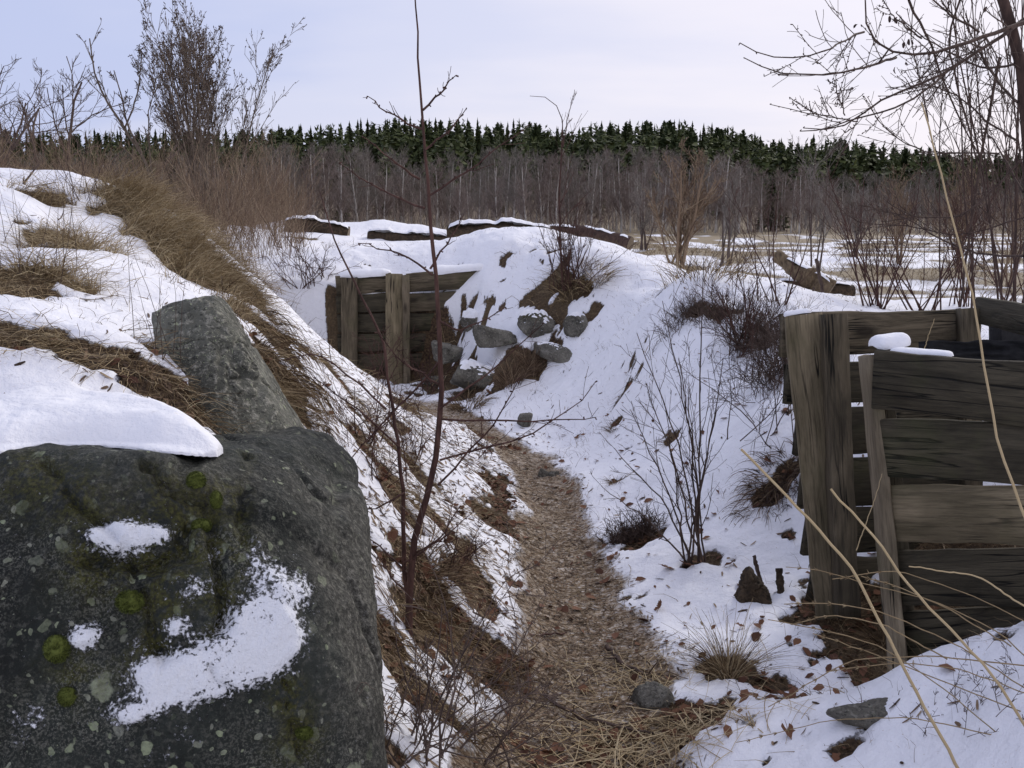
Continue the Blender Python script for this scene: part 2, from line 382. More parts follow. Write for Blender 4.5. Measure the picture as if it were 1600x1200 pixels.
def m_snow():
    n = NT('snow')
    c = n.mix(n.ramp(n.noise(60, 3), [(.62, 0.), (.80, 1.)]), (.86, .865, .89), (.70, .70, .72))
    b = n.bump(n.noise(14, 5, .6), .6, .02); b = n.bump(n.noise(160, 3, .6), .35, .004, b)
    return n.fin(c, b, .7)
def m_ground():
    n = NT('snowy_ground'); co = n.map(co='Object')
    fine = n.noise(55, 5, .65, co); mid = n.noise(9, 4, .6, co); vfine = n.noise(170, 3, .6, co)
    snow = n.mix(n.ramp(n.noise(75, 3, .6, co), [(.66, 0.), (.74, 1.)]), (.86, .865, .895), (.55, .48, .42))
    snow = n.mix(n.ramp(mid, [(.35, 0.), (.75, .35)]), snow, (.76, .765, .795))
    brown = n.ramp(fine, [(.30, (.016, .011, .008)), (.48, (.060, .036, .021)), (.62, (.13, .085, .045)), (.80, (.30, .22, .13))])
    brown = n.mix(n.ramp(n.noise(2.2, 3, .5, co), [(.4, 0.), (.7, .6)]), brown, (.17, .125, .07), 'MIX')
    far = n.mix(n.ramp(fine, [(.3, 0.), (.7, 1.)]), (.16, .12, .075), (.33, .27, .17))
    sepx = n.new('ShaderNodeSeparateXYZ'); n.t.links.new(co, sepx.inputs[0])
    brown = n.mix(n.math('MULTIPLY', n.math('SUBTRACT', sepx.outputs[1], 9., clamp=False), .1, clamp=True), brown, far)
    # bare mask broken up below the mesh resolution
    bm = n.math('ADD', n.attr('bare'), n.math('MULTIPLY', n.math('SUBTRACT', fine, .5), .9))
    bm = n.ramp(bm, [(.38, 0.), (.58, 1.)])
    # trampled path: dirty ice with litter pressed in
    st = n.map((1, 1.7, 1), loc=(3, 1, 0))
    ln = n.noise(48, 5, .7, st, .6)
    dirty = n.ramp(ln, [(.28, (.06, .038, .020)), (.41, (.22, .150, .088)), (.52, (.42, .335, .24)), (.66, (.70, .67, .64))])
    dark_ = n.ramp(ln, [(.30, (.040, .025, .014)), (.44, (.150, .098, .056)), (.58, (.32, .235, .145)), (.74, (.54, .47, .38))])
    dirty = n.mix(n.ramp(n.noise(4.2, 5, .65, co), [(.44, 0.), (.66, .75)]), dirty, dark_)
    pm = n.math('ADD', n.attr('path'), n.math('MULTIPLY', n.math('SUBTRACT', n.noise(38, 5, .7, co), .5), .9))
    pm = n.ramp(pm, [(.32, 0.), (.62, 1.)])
    c = n.mix(bm, snow, brown); c = n.mix(pm, c, dirty)
    nb = n.bump(n.noise(13, 5, .6, co), .7, .025); nb = n.bump(vfine, .3, .004, nb)
    nb = n.bump(n.math('MULTIPLY', fine, n.math('MAXIMUM', bm, n.math('MULTIPLY', pm, .8))), 1.0, .02, nb)
    return n.fin(c, nb, .8)
def m_rock(base=(.045, .047, .042), light=(.20, .20, .175), spots=.55, spot_col=(.24, .25, .21), snow=False, grain=90, lich=11, name='rock'):
    n = NT(name); co = n.map()
    big = n.noise(3.2, 5, .6, co, .4); gr = n.noise(grain, 4, .7, co)
    c = n.mix(n.ramp(big, [(.38, 0.), (.66, 1.)]), base, tuple(x * 3.0 for x in base))
    c = n.mix(n.ramp(gr, [(.52, 0.), (.70, .8)]), c, light)
    c = n.mix(n.ramp(n.noise(grain * 1.7, 2, .6, co), [(.30, .8), (.44, 0.)]), c, (.012, .012, .011))
    wco = n.new('ShaderNodeVectorMath', operation='ADD'); n.t.links.new(co, wco.inputs[0])
    nz_ = n.new('ShaderNodeTexNoise'); nz_.inputs['Scale'].default_value = 22; nz_.inputs['Detail'].default_value = 3; n.t.links.new(co, nz_.inputs['Vector'])
    ms = n.new('ShaderNodeVectorMath', operation='SCALE'); n.t.links.new(nz_.outputs['Color'], ms.inputs[0]); ms.inputs['Scale'].default_value = .05
    n.t.links.new(ms.outputs[0], wco.inputs[1])
    for k, (s_, lim) in enumerate([(lich, .26), (lich * 2.3, .30), (lich * 5, .33)]):
        v = n.vor(s_, wco.outputs[0]); sz = n.math('MULTIPLY', n.new('ShaderNodeSeparateXYZ').outputs[0], 0.)
        sx = n.new('ShaderNodeSeparateXYZ'); n.t.links.new(v.outputs['Color'], sx.inputs[0])
        rad = n.math('MULTIPLY', n.math('POWER', sx.outputs[0], 1.6), lim * 1.15)
        msk = n.ramp(n.math('SUBTRACT', rad, v.outputs['Distance']), [(.0, 0.), (.035, 1.)])
        msk = n.math('MULTIPLY', msk, n.ramp(gr, [(.3, .45), (.55, 1.)]))
        reg = n.ramp(n.noise(2.6 + k, 3, .5, co), [(.42, .15), (.6, 1.)])
        msk = n.math('MULTIPLY', n.math('MULTIPLY', msk, reg), spots)
        col = n.mix(sx.outputs[1], spot_col, tuple(min(.5, x * y) for x, y in zip(spot_col, (1.15, 1.3, .95))))
        c = n.mix(msk, c, col)
    mo = n.math('MULTIPLY', n.attr('moss'), n.ramp(n.noise(26, 4, .7, co), [(.40, 0.), (.52, 1.)]))
    c = n.mix(mo, c, n.ramp(n.noise(120, 2, .6, co), [(.35, (.018, .016, .008)), (.6, (.06, .062, .014)), (.75, (.11, .09, .04))]))
    h = n.math('ADD', n.math('MULTIPLY', gr, .35), n.noise(24, 6, .65, co))
    if snow:
        sp_ = n.ramp(n.noise(190, 3, .75, co), [(.50, 0.), (.60, 1.)]); c = n.mix(n.math('MULTIPLY', sp_, n.ramp(n.noise(5, 4, .6, co), [(.44, .0), (.66, .6)])), c, (.20, .20, .165))
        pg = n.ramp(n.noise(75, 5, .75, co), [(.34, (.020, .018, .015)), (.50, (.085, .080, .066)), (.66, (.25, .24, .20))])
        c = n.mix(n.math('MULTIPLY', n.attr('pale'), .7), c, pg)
        f = n.math('ADD', n.attr('snow'), n.math('MULTIPLY', n.math('SUBTRACT', n.noise(110, 4, .7, co), .5), 2.0))
        f = n.math('ADD', f, n.math('MULTIPLY', n.math('SUBTRACT', n.noise(26, 3, .6, co), .5), .9))
        f = n.ramp(f, [(.40, 0.), (.62, 1.)]); c = n.mix(f, c, (.80, .82, .86))
        h = n.math('ADD', h, n.math('MULTIPLY', f, .8))
    return n.fin(c, n.bump(h, 1.0, .018), .8)
def m_wood(name, a, b, dark=(.016, .014, .010), gs=1.0):
    "weathered board, grain along local X"
    n = NT(name)
    oi = n.new('ShaderNodeObjectInfo'); off = n.new('ShaderNodeVectorMath', operation='ADD')
    cm = n.new('ShaderNodeCombineXYZ'); r100 = n.math('MULTIPLY', oi.outputs['Random'], 60.)
    for i in range(3): n.t.links.new(r100, cm.inputs[i])
    n.t.links.new(n.tc.outputs['Object'], off.inputs[0]); n.t.links.new(cm.outputs[0], off.inputs[1])
    mp = n.new('ShaderNodeMapping'); n.t.links.new(off.outputs[0], mp.inputs[0]); mp.inputs['Scale'].default_value = (1.7 * gs, 9 * gs, 9 * gs)
    mf = n.new('ShaderNodeMapping'); n.t.links.new(off.outputs[0], mf.inputs[0]); mf.inputs['Scale'].default_value = (6 * gs, 120 * gs, 120 * gs)
    kn = n.new('ShaderNodeMapping'); n.t.links.new(off.outputs[0], kn.inputs[0]); kn.inputs['Scale'].default_value = (2.6, 6, 6)
    kv = n.vor(1.0, kn.outputs[0])
    knot = n.ramp(kv.outputs['Distance'], [(.08, 1.), (.17, 0.)])
    g = n.noise(1.6, 5, .6, mp.outputs[0], 1.2); f = n.noise(1.0, 4, .75, mf.outputs[0], .4)
    c = n.ramp(g, [(.32, a), (.66, b)])
    c = n.mix(n.ramp(f, [(.34, .55), (.52, 0.)]), c, dark)
    st = n.noise(1.3, 4, .6, off.outputs[0])
    c = n.mix(n.ramp(st, [(.50, 0.), (.70, .7)]), c, dark)
    c = n.mix(n.math('MULTIPLY', knot, .85), c, (.02, .015, .01))
    mc = n.new('ShaderNodeMapping'); n.t.links.new(off.outputs[0], mc.inputs[0]); mc.inputs['Scale'].default_value = (1.1, 26, 26)
    cf = n.math('ABSOLUTE', n.math('SUBTRACT', n.noise(1.0, 3, .5, mc.outputs[0], .3), .5)); crack = n.ramp(cf, [(.004, 1.), (.018, 0.)])
    crack = n.math('MULTIPLY', crack, n.ramp(n.noise(2.3, 2, .5, off.outputs[0]), [(.45, 0.), (.55, 1.)])); c = n.mix(crack, c, (.008, .007, .005))
    al = n.ramp(n.noise(3.4, 4, .6, off.outputs[0]), [(.55, 0.), (.75, .45)])
    c = n.mix(al, c, (.075, .080, .030))
    h = n.math('SUBTRACT', n.math('ADD', f, n.math('MULTIPLY', g, .8)), crack)
    return n.fin(c, n.bump(n.math('ADD', h, n.math('MULTIPLY', knot, .7)), .8, .006), .85)
def m_island(name, stops, rough=.8, bumpy=0, grain=40):
    n = NT(name); g = n.new('ShaderNodeNewGeometry')
    f = n.math('ADD', n.math('MULTIPLY', g.outputs['Random Per Island'], .8), n.math('MULTIPLY', n.noise(grain, 3), .3))
    c = n.ramp(f, stops)
    return n.fin(c, n.bump(n.noise(grain * 3, 3), .5, .003) if bumpy else None, rough)
def m_bark(name, a, b, sc=30, stretch=.25):
    n = NT(name); co = n.map((1, 1, stretch)); f = n.noise(sc, 5, .65, co)
    return n.fin(n.ramp(f, [(.34, a), (.66, b)]), n.bump(f, .7, .006), .85)
M_SNOW = m_snow(); M_GROUND = m_ground()
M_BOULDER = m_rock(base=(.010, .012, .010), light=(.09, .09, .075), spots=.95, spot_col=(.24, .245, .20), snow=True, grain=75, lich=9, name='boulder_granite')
M_SLAB = m_rock(base=(.06, .06, .048), light=(.46, .44, .36), spots=.95, spot_col=(.36, .36, .28), grain=48, lich=34, name='lichen_granite')
M_STONE = m_rock(base=(.075, .070, .058), light=(.30, .285, .235), spots=.4, spot_col=(.22, .23, .18), grain=60, lich=20, name='field_stone')
M_WD = m_wood('dark_weathered_wood', (.032, .027, .017), (.095, .080, .052))
M_WG = m_wood('grey_brown_weathered_wood', (.065, .052, .032), (.18, .145, .095))
M_WY = m_wood('yellow_brown_weathered_wood', (.12, .098, .056), (.28, .225, .14), dark=(.04, .032, .02))
M_WE = m_wood('pale_sawn_wood', (.16, .13, .085), (.33, .27, .18), dark=(.06, .045, .03))
M_GRASS = m_island('dry_grass_blades', [(.1, (.05, .032, .018)), (.5, (.17, .115, .06)), (.75, (.38, .29, .16)), (1., (.50, .41, .26))])
M_GRASSL = m_island('pale_tan_grass_blades', [(.1, (.12, .08, .042)), (.45, (.28, .21, .115)), (.75, (.42, .33, .19)), (1., (.55, .46, .30))])
M_GRASSD = m_island('matted_brown_grass', [(.1, (.035, .022, .014)), (.5, (.11, .070, .036)), (.8, (.21, .145, .078)), (1., (.36, .28, .16))])
M_STRAW = m_island('straw', [(.1, (.22, .15, .075)), (.5, (.40, .30, .16)), (1., (.55, .45, .28))])
M_LITTER = m_island('leaf_litter', [(.1, (.035, .022, .015)), (.45, (.10, .062, .038)), (.75, (.19, .125, .075)), (1., (.36, .27, .17))])
M_LEAF = m_island('dead_leaf', [(.1, (.060, .026, .016)), (.5, (.13, .058, .032)), (1., (.20, .10, .055))], bumpy=1)
M_REDB = m_bark('red_brown_bark', (.034, .017, .014), (.115, .060, .046), 60)
M_TWIG = m_bark('grey_brown_twig_bark', (.055, .038, .032), (.15, .11, .09), 50)
M_TWIGD = m_bark('dark_twig_bark', (.040, .026, .020), (.12, .082, .064), 50)
M_WILLOW = m_bark('tan_willow_bark', (.075, .055, .040), (.20, .155, .115), 40)
M_TANST = m_island('tan_and_russet_stems', [(.1, (.07, .042, .030)), (.45, (.16, .105, .068)), (.8, (.28, .205, .13)), (1., (.40, .32, .22))])
M_BUD = m_bark('bud_scales', (.035, .022, .018), (.09, .055, .042), 40)
M_BIRCH = m_bark('pale_far_trunk_bark', (.32, .29, .25), (.66, .62, .56), 3)
M_FTWIG = m_island('far_bare_crown_twigs', [(.1, (.105, .078, .066)), (.5, (.20, .155, .132)), (1., (.31, .26, .225))], grain=1)
M_FTWIGG = m_island('far_grey_crown_twigs', [(.1, (.10, .085, .072)), (.5, (.19, .165, .14)), (1., (.30, .265, .225))], grain=1)
M_NEEDLE = m_island('conifer_needles', [(.1, (.022, .030, .010)), (.5, (.046, .059, .017)), (1., (.092, .107, .033))], grain=1)
M_NEEDLEP = m_island('pine_needles', [(.1, (.035, .048, .020)), (.5, (.065, .088, .034)), (1., (.11, .13, .055))], grain=1)
M_MOSS = m_island('moss', [(.1, (.022, .028, .006)), (.5, (.055, .070, .012)), (1., (.11, .13, .025))], bumpy=1, grain=80)
M_TURF = m_bark('dark_turf', (.022, .016, .011), (.085, .058, .034), 40, 1)
M_TURFL = m_bark('rotting_wood', (.07, .048, .028), (.20, .145, .085), 40, .5)
M_TAR = m_bark('black_sheeting', (.008, .008, .009), (.025, .024, .024), 18, 1)
M_CUT = m_bark('cut_wood_end', (.10, .075, .05), (.22, .17, .11), 60, 1)

# ------------------------------------------------------------------ ground sheet
def axis(lo, hi, d0, d1, step, g):
    a = list(np.arange(d0, d1 + 1e-6, step)); s = step; x = d1
    while x < hi: s = min(s * g, 9); x += s; a.append(x)
    s = step; x = d0; l = []
    while x > lo: s = min(s * g, 9); x -= s; l.append(x)
    return np.array(l[::-1] + a)
gx = axis(-330, 330, -2.9, 2.6, .022, 1.06); gy = axis(-14, 520, 1.7, 9.3, .022, 1.035)
GX, GY = np.meshgrid(gx, gy)
GB = bare(GX, GY); GP = pathm(GX, GY); GZ = height(GX, GY)
nx, ny = len(gx), len(gy)
ii = (np.arange(ny - 1)[:, None] * nx + np.arange(nx - 1)[None]).ravel()
link_o = link('ground', mesh_np('ground', np.c_[GX.ravel(), GY.ravel(), GZ.ravel()], np.c_[ii, ii + 1, ii + nx + 1, ii + nx], M_GROUND, attrs={'bare': GB.ravel(), 'path': GP.ravel()}))
props(link_o, 'snowy ground with a trodden brown path, bare banks and a field beyond', kind='structure')

# from here on the terrain is read off the finished sheet
G0 = height0(GX, GY)
def _lut(A):
    def f(x, y):
        x = np.asarray(x, float); y = np.asarray(y, float)
        i = np.clip(np.searchsorted(gx, x) - 1, 0, nx - 2); j = np.clip(np.searchsorted(gy, y) - 1, 0, ny - 2)
        a = np.clip((x - gx[i]) / (gx[i+1] - gx[i]), 0, 1); b = np.clip((y - gy[j]) / (gy[j+1] - gy[j]), 0, 1)
        return (A[j, i] * (1 - a) + A[j, i+1] * a) * (1 - b) + (A[j+1, i] * (1 - a) + A[j+1, i+1] * a) * b
    return f
height0, bare, pathm, height = _lut(G0), _lut(GB), _lut(GP), _lut(GZ)

# ------------------------------------------------------------------ rocks
def rock_mesh(name, c, planes, mat, p=12, sub=6, seed=0, amp=.04, fine=.008, frq=2.2, crease=1.0):
    bm = bmesh.new(); bmesh.ops.create_icosphere(bm, subdivisions=sub, radius=1)
    D = np.array([v.co[:] for v in bm.verts]); F = np.array([[v.index for v in f.verts] for f in bm.faces]); bm.free()
    s = np.zeros(len(D))
    for nn, h in planes:
        q = np.maximum(D @ nrm(np.array(nn, float)), 0) / h; s += q ** p
    r = s ** (-1 / p)
    V = D * r[:, None]
    size = r.mean()
    n1 = fbm(V[:, 0] * frq / size * .5 + seed, V[:, 1] * frq / size * .5, V[:, 2] * frq / size * .5, o=4, s=seed)
    n2 = fbm(V[:, 0] * 9 / size + seed, V[:, 1] * 9 / size, V[:, 2] * 9 / size, o=4, s=seed + 50, g=.6)
    cr = 1 - np.abs(fbm(V[:, 0] * 1.5 / size, V[:, 1] * 1.5 / size, V[:, 2] * 1.5 / size, o=3, s=seed + 90))
    V = V + D * (size * (amp * 2 * n1 + fine * 3 * n2) - size * amp * 1.4 * crease * sstep(.90, .99, cr))[:, None]
    V = V + np.array(c)
    return V, F, D
def rand_planes(size, seed, n=11):
    rg = np.random.default_rng(seed); pl = []
    sx, sy, sz = size
    for a in [(1,0,0),(-1,0,0),(0,1,0),(0,-1,0),(0,0,1),(0,0,-1)]:
        v = np.array(a, float) + rg.normal(0, .22, 3); v = nrm(v); pl.append((v, np.sqrt((v[0]*sx)**2 + (v[1]*sy)**2 + (v[2]*sz)**2) * rg.uniform(.85, 1.0)))
    for _ in range(n):
        v = nrm(rg.normal(size=3)); pl.append((v, np.sqrt((v[0]*sx)**2 + (v[1]*sy)**2 + (v[2]*sz)**2) * rg.uniform(.68, .98)))
    return pl
def snow_on(V, F, D, root, thick=.03, thr=.45, cond=None, name='snow_cap'):
    "snow lying on the upward faces of a rock: a lifted skin with a rounded edge"
    P = V[F]; N = nrm(np.cross(P[:, 1] - P[:, 0], P[:, 2] - P[:, 0])); C = P.mean(1)
    keep = N[:, 2] + .25 * fbm(C[:, 0] * 9, C[:, 1] * 9, C[:, 2] * 9, o=2, s=4) > thr
    if cond is not None: keep &= cond(C)
    if keep.sum() < 8: return None
    f = F[keep]; idx = np.unique(f); mp = -np.ones(len(V), int); mp[idx] = np.arange(len(idx)); f = mp[f]
    allf = np.bincount(F.ravel(), minlength=len(V))[idx]; kf = np.bincount(f.ravel(), minlength=len(idx)); inner = (kf == allf).astype(float)
    e = np.vstack([f[:, [0, 1]], f[:, [1, 2]], f[:, [2, 0]]])
    for _ in range(7):
        s = np.zeros(len(idx)); c = np.zeros(len(idx)); np.add.at(s, e[:, 0], inner[e[:, 1]]); np.add.at(c, e[:, 0], 1); np.add.at(s, e[:, 1], inner[e[:, 0]]); np.add.at(c, e[:, 1], 1)
        inner = np.where(inner > 0, .5 * inner + .5 * s / np.maximum(c, 1), 0)
    v = V[idx].copy(); v[:, 2] += thick * np.sqrt(np.clip(inner, 0, 1)) * (1 + .3 * fbm(v[:, 0] * 8, v[:, 1] * 8, o=2, s=3)) - .003 * (inner <= 0)
    return part(name, v, f, M_SNOW, root)

# big boulder
BC = np.array([-.95, 2.45, .5])
bp = [((.06, -.88, .47), .665), ((.95, .28, -.12), .555), ((0, .17, .98), .50), ((.62, .10, .77), .63), ((0, 1, .1), .45), ((-1, 0, 0), .95), ((0, 0, -1), .75),
      ((.74, -.66, .12), .800), ((.55, -.45, .70), .735), ((-.35, -.80, .45), .72), ((.1, -1, -.2), .80),
      ((.30, -.80, .42), .700), ((-.15, -.72, .68), .665), ((.70, -.30, .64), .750), ((.88, -.22, .35), .705), ((.35, -.93, .12), .735)]
BV, BF, BD = rock_mesh('boulder', BC, bp, M_BOULDER, p=24, sub=8, seed=3, amp=.032, fine=.006, crease=.5)
def on_mesh(V, u, v):
    a, b = (u - 800) / 1600, (600 - v) / 1600
    d = nrm(np.array([a, CP + b * SP, -SP + b * CP])); q = V - [0, 0, CAMZ]; t = q @ d
    off = np.linalg.norm(q - t[:, None] * d, axis=1)
    ok = off < .03
    if not ok.any(): return V[np.argmin(off)]
    return V[np.where(ok)[0][np.argmin(t[ok])]]
sn = np.zeros(len(BV))
_sn0 = 0
for u, v, r, w, s in [(190,820,.050,.6,1.5),(160,812,.035,.5,1.2),(230,820,.04,.6,1.2),(130,968,.030,.8,1.2),(105,985,.025,.6,.8),(258,980,.032,.6,1.3),(420,985,.060,1.1,1.7),(400,950,.035,1,1.2),(450,1005,.045,.8,1.2),
                      (430,890,.05,1,.75),(480,910,.04,.8,1.0),(410,850,.03,1,.6),(320,905,.045,.5,.95),(340,1020,.06,.7,1.0),(300,1040,.05,.7,.9),(370,1040,.05,.7,.9),(240,1085,.055,.6,1.5),(190,1095,.05,.5,1.1),(280,1100,.06,.7,.85),(210,1060,.03,.7,.9),
                      (330,850,.02,1.5,.5),(180,1110,.04,.4,.5),(185,1008,.02,1,.5),(280,1190,.03,.8,.5),(15,1130,.03,1.2,.6),(60,1000,.02,.6,.5),(40,1130,.02,1,.5)]:
    p = on_mesh(BV, u, v); q = BV - p
    sn += .54 * s * np.exp(-(q[:, 0] ** 2 + q[:, 1] ** 2 * .6 + (q[:, 2] / w) ** 2) / r ** 2 * .8)
ms = np.zeros(len(BV))
for u, v, r in [(290,750,.06),(320,790,.05),(350,850,.05),(200,860,.09),(240,865,.06),(355,920,.05),(210,1020,.05),(230,960,.04),(90,760,.06),(30,720,.08),(470,1080,.04),(120,880,.05),(370,760,.04),(485,1170,.06),(90,1050,.05)]:
    p = on_mesh(BV, u, v); ms += 1.1 * np.exp(-((BV - p) ** 2).sum(1) / r ** 2)
BN = nrm(BV - BC)
sn = np.minimum(sn, .80 + .45 * np.exp(-((BV - on_mesh(BV, 425, 990)) ** 2).sum(1) / .045 ** 2) + .45 * np.exp(-((BV - on_mesh(BV, 195, 822)) ** 2).sum(1) / .06 ** 2) + .3 * np.exp(-((BV - on_mesh(BV, 235, 1085)) ** 2).sum(1) / .05 ** 2))
W_ = BV + .012 * np.c_[fbm(BV[:, 0] * 30, BV[:, 2] * 30, s=1, o=3), fbm(BV[:, 0] * 30, BV[:, 2] * 30, s=2, o=3), fbm(BV[:, 0] * 30, BV[:, 2] * 30, s=3, o=3)]
def seg_dist(V, pts):
    d = np.full(len(V), 9.)
    for a_, b_ in zip(pts[:-1], pts[1:]):
        e_ = b_ - a_; t_ = np.clip(((W_ - a_) @ e_) / (e_ @ e_), 0, 1); d = np.minimum(d, np.linalg.norm(W_ - a_ - t_[:, None] * e_, axis=1))
    return d
groove = np.zeros(len(BV))
for line, dep, wd_ in [([(225,700),(285,745),(335,790),(350,870),(362,960)], .022, .012), ([(60,700),(110,770),(180,860),(212,960),(232,1030)], .016, .010), ([(232,1030),(300,985),(365,942)], .012, .009), ([(462,1045),(475,1100),(490,1200)], .012, .008), ([(120,868),(200,872),(270,850),(300,800)], .026, .016), ([(300,1045),(345,1080),(380,1075)], .010, .008), ([(395,690),(385,760),(400,830)], .014, .012)]:
    dep *= 1.5; pts_ = [on_mesh(BV, *q) for q in line]; d_ = seg_dist(BV, pts_); groove += dep * np.exp(-(d_ / wd_) ** 2); ms += .7 * np.exp(-(d_ / (wd_ * 1.6)) ** 2)
BV = BV - BN * groove[:, None] + BN * (.020 * fbm(BV[:, 0] * 4, BV[:, 1] * 4, BV[:, 2] * 4, o=3, s=71) + .006 * fbm(BV[:, 0] * 16, BV[:, 1] * 16, BV[:, 2] * 16, o=4, s=72))[:, None]
ms = ms * .8
BVs = BV + BN * (.016 * sstep(.35, .9, sn))[:, None]
boulder = thing('boulder', 'huge dark lichen-spotted boulder capped with snow beside the path', 'boulder', tuple(BC * [1, 1, 0]))
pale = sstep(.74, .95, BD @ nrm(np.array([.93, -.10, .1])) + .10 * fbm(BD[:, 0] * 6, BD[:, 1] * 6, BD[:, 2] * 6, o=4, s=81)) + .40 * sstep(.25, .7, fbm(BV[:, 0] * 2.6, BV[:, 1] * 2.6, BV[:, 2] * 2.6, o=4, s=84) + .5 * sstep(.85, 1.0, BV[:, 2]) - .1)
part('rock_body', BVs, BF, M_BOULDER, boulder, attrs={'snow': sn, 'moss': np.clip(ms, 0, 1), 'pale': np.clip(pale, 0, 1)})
def blob(c, r, seed, mat, root, name, sub=4, amp=.18, squash=(1, 1, 1), label=None):
    bm = bmesh.new(); bmesh.ops.create_icosphere(bm, subdivisions=sub, radius=1)
    D = np.array([v.co[:] for v in bm.verts]); F = np.array([[v.index for v in f.verts] for f in bm.faces]); bm.free()
    k = 1 + amp * fbm(D[:, 0] * 2 + seed, D[:, 1] * 2, D[:, 2] * 2, o=4, s=seed) * 1.6
    V = D * k[:, None] * r * np.array(squash) + c
    # tiny fronds
    N = 1400; dd = nrm(RNG.normal(size=(N, 3))); s0 = c + dd * r * np.array(squash) * .97
    P, Rr = grow(s0, dd, np.full(N, r * .28), np.full(N, r * .028), 3, .4, 0)
    V2, F2 = merge((V, F), ribbons(P, Rr * 2)); 
    return part(name, V2, F2, mat, root)
for i, (u, v, r, q) in enumerate([(198,945,.024,(1,.7,.8)),(75,1035,.022,(1,.7,1.1)),(80,1090,.017,(1,.7,1)),(293,735,.018,(1,.6,1)),(320,800,.016,(1.2,.6,.8)),(345,770,.014,(.8,.6,1.3)),(478,1165,.016,(1,.6,.7))]):
    p = on_mesh(BV, u, v); blob(p, r, 30 + i, M_MOSS, boulder, 'moss_cushion', squash=q)

def poly_mask(x, y, poly):
    "signed distance-ish to a polygon in the ground plane (positive inside)"
    poly = np.asarray(poly); ins = np.zeros(x.shape, bool); dist = np.full(x.shape, 1e9)
    for i in range(len(poly)):
        a, b = poly[i], poly[(i + 1) % len(poly)]
        c = ((a[1] > y) != (b[1] > y)) & (x < (b[0] - a[0]) * (y - a[1]) / (b[1] - a[1] + 1e-12) + a[0]); ins ^= c
        d = b - a; t = np.clip(((x - a[0]) * d[0] + (y - a[1]) * d[1]) / (d @ d + 1e-12), 0, 1)
        dist = np.minimum(dist, np.hypot(x - a[0] - t * d[0], y - a[1] - t * d[1]))
    return np.where(ins, dist, -dist)
def snow_slab(pts3, thick, edge, seed=0, skirt=.05, m=420, rings=46, over=None):
    "snow pillow over a 3D outline: concentric rings with a rounded edge"
    Q = np.array(pts3)
    S = Q.copy()
    for _ in range(2): S = np.stack([S * .75 + np.roll(S, -1, 0) * .25, S * .25 + np.roll(S, -1, 0) * .75], 1).reshape(-1, 3)
    S = np.vstack([S, S[:1]]); l = np.r_[0, np.cumsum(np.linalg.norm(np.diff(S, axis=0), axis=1))]; t = np.linspace(0, l[-1], m, endpoint=False)
    E = np.c_[[np.interp(t, l, S[:, i]) for i in range(3)]].T; c = E.mean(0)
    f = 1 - np.linspace(0, 1, rings) ** 1.8
    XY = c[:2] + (E[None, :, :2] - c[:2]) * f[:, None, None]
    jit = .045 * fbm(XY[..., 0] * 13, XY[..., 1] * 13, s=seed, o=5, g=.65); XY = XY + (E[None, :, :2] - c[:2]) * jit[..., None] * 1.2
    d = np.min(np.hypot(XY[..., 0][..., None] - E[:, 0], XY[..., 1][..., None] - E[:, 1]), -1); d = np.where(np.arange(rings)[:, None] == 0, 0, d)
    tt = np.clip(d / edge, 0, 1); prof = np.sqrt(1 - (1 - tt) ** 2)
    A = np.c_[Q[:, :2], np.ones(len(Q))]; co, *_ = np.linalg.lstsq(A, Q[:, 2], rcond=None)
    k = 1 / ((XY[..., 0][..., None] - Q[:, 0]) ** 2 + (XY[..., 1][..., None] - Q[:, 1]) ** 2 + .01) ** 1.5
    Z = .5 * (co[0] * XY[..., 0] + co[1] * XY[..., 1] + co[2]) + .5 * (k @ Q[:, 2]) / k.sum(-1) - skirt * (1 - prof) + thick * prof + .022 * fbm(XY[..., 0] * 4, XY[..., 1] * 4, s=seed + 7, o=3) * prof + .007 * fbm(XY[..., 0] * 22, XY[..., 1] * 22, s=seed + 8, o=4) * prof
    if over is not None:
        tv = over[over[:, 2] > .75]; q_ = XY.reshape(-1, 2); zb = np.empty(len(q_)); ok = np.empty(len(q_), bool)
        for a_ in range(0, len(q_), 400):
            dd = np.hypot(q_[a_:a_+400, None, 0] - tv[None, ::3, 0], q_[a_:a_+400, None, 1] - tv[None, ::3, 1]); zc = np.where(dd < .07, tv[None, ::3, 2], -9.).max(1); zb[a_:a_+400] = zc; ok[a_:a_+400] = zc > 0
        zb = zb.reshape(Z.shape); ok = ok.reshape(Z.shape); zb = np.where(ok, zb, Z)
        for _ in range(10): zb = .5 * zb + .25 * (np.roll(zb, 3, 1) + np.roll(zb, -3, 1)); zb[1:-1] = .5 * zb[1:-1] + .25 * (zb[2:] + zb[:-2])
        Z = np.where(ok, np.where(prof < 1, (zb - .008) * (1 - prof) + np.maximum(Z, zb + .012) * prof, np.maximum(Z, zb + .012)), Z)
    V = np.dstack([XY, Z]).reshape(-1, 3); i = np.arange(rings - 1)[:, None] * m; j = np.arange(m)[None]; j2 = (j + 1) % m
    return V, np.stack([i + j, i + j2, i + m + j2, i + m + j], -1).reshape(-1, 4)
sv, sf = snow_slab([pt(-330,700,2.12),pt(-100,715,2.10),pt(0,705,2.09),pt(45,660,2.14),pt(110,655,2.16),pt(190,680,2.14),pt(240,695,2.10),pt(315,698,2.11),pt(362,678,2.17),pt(330,645,2.33),pt(230,612,2.45),pt(100,562,2.62),pt(0,548,2.7),pt(-300,560,2.7)], .016, .10, seed=5, skirt=.045, over=BVs)
part('snow_cap', sv, sf, M_SNOW, boulder)

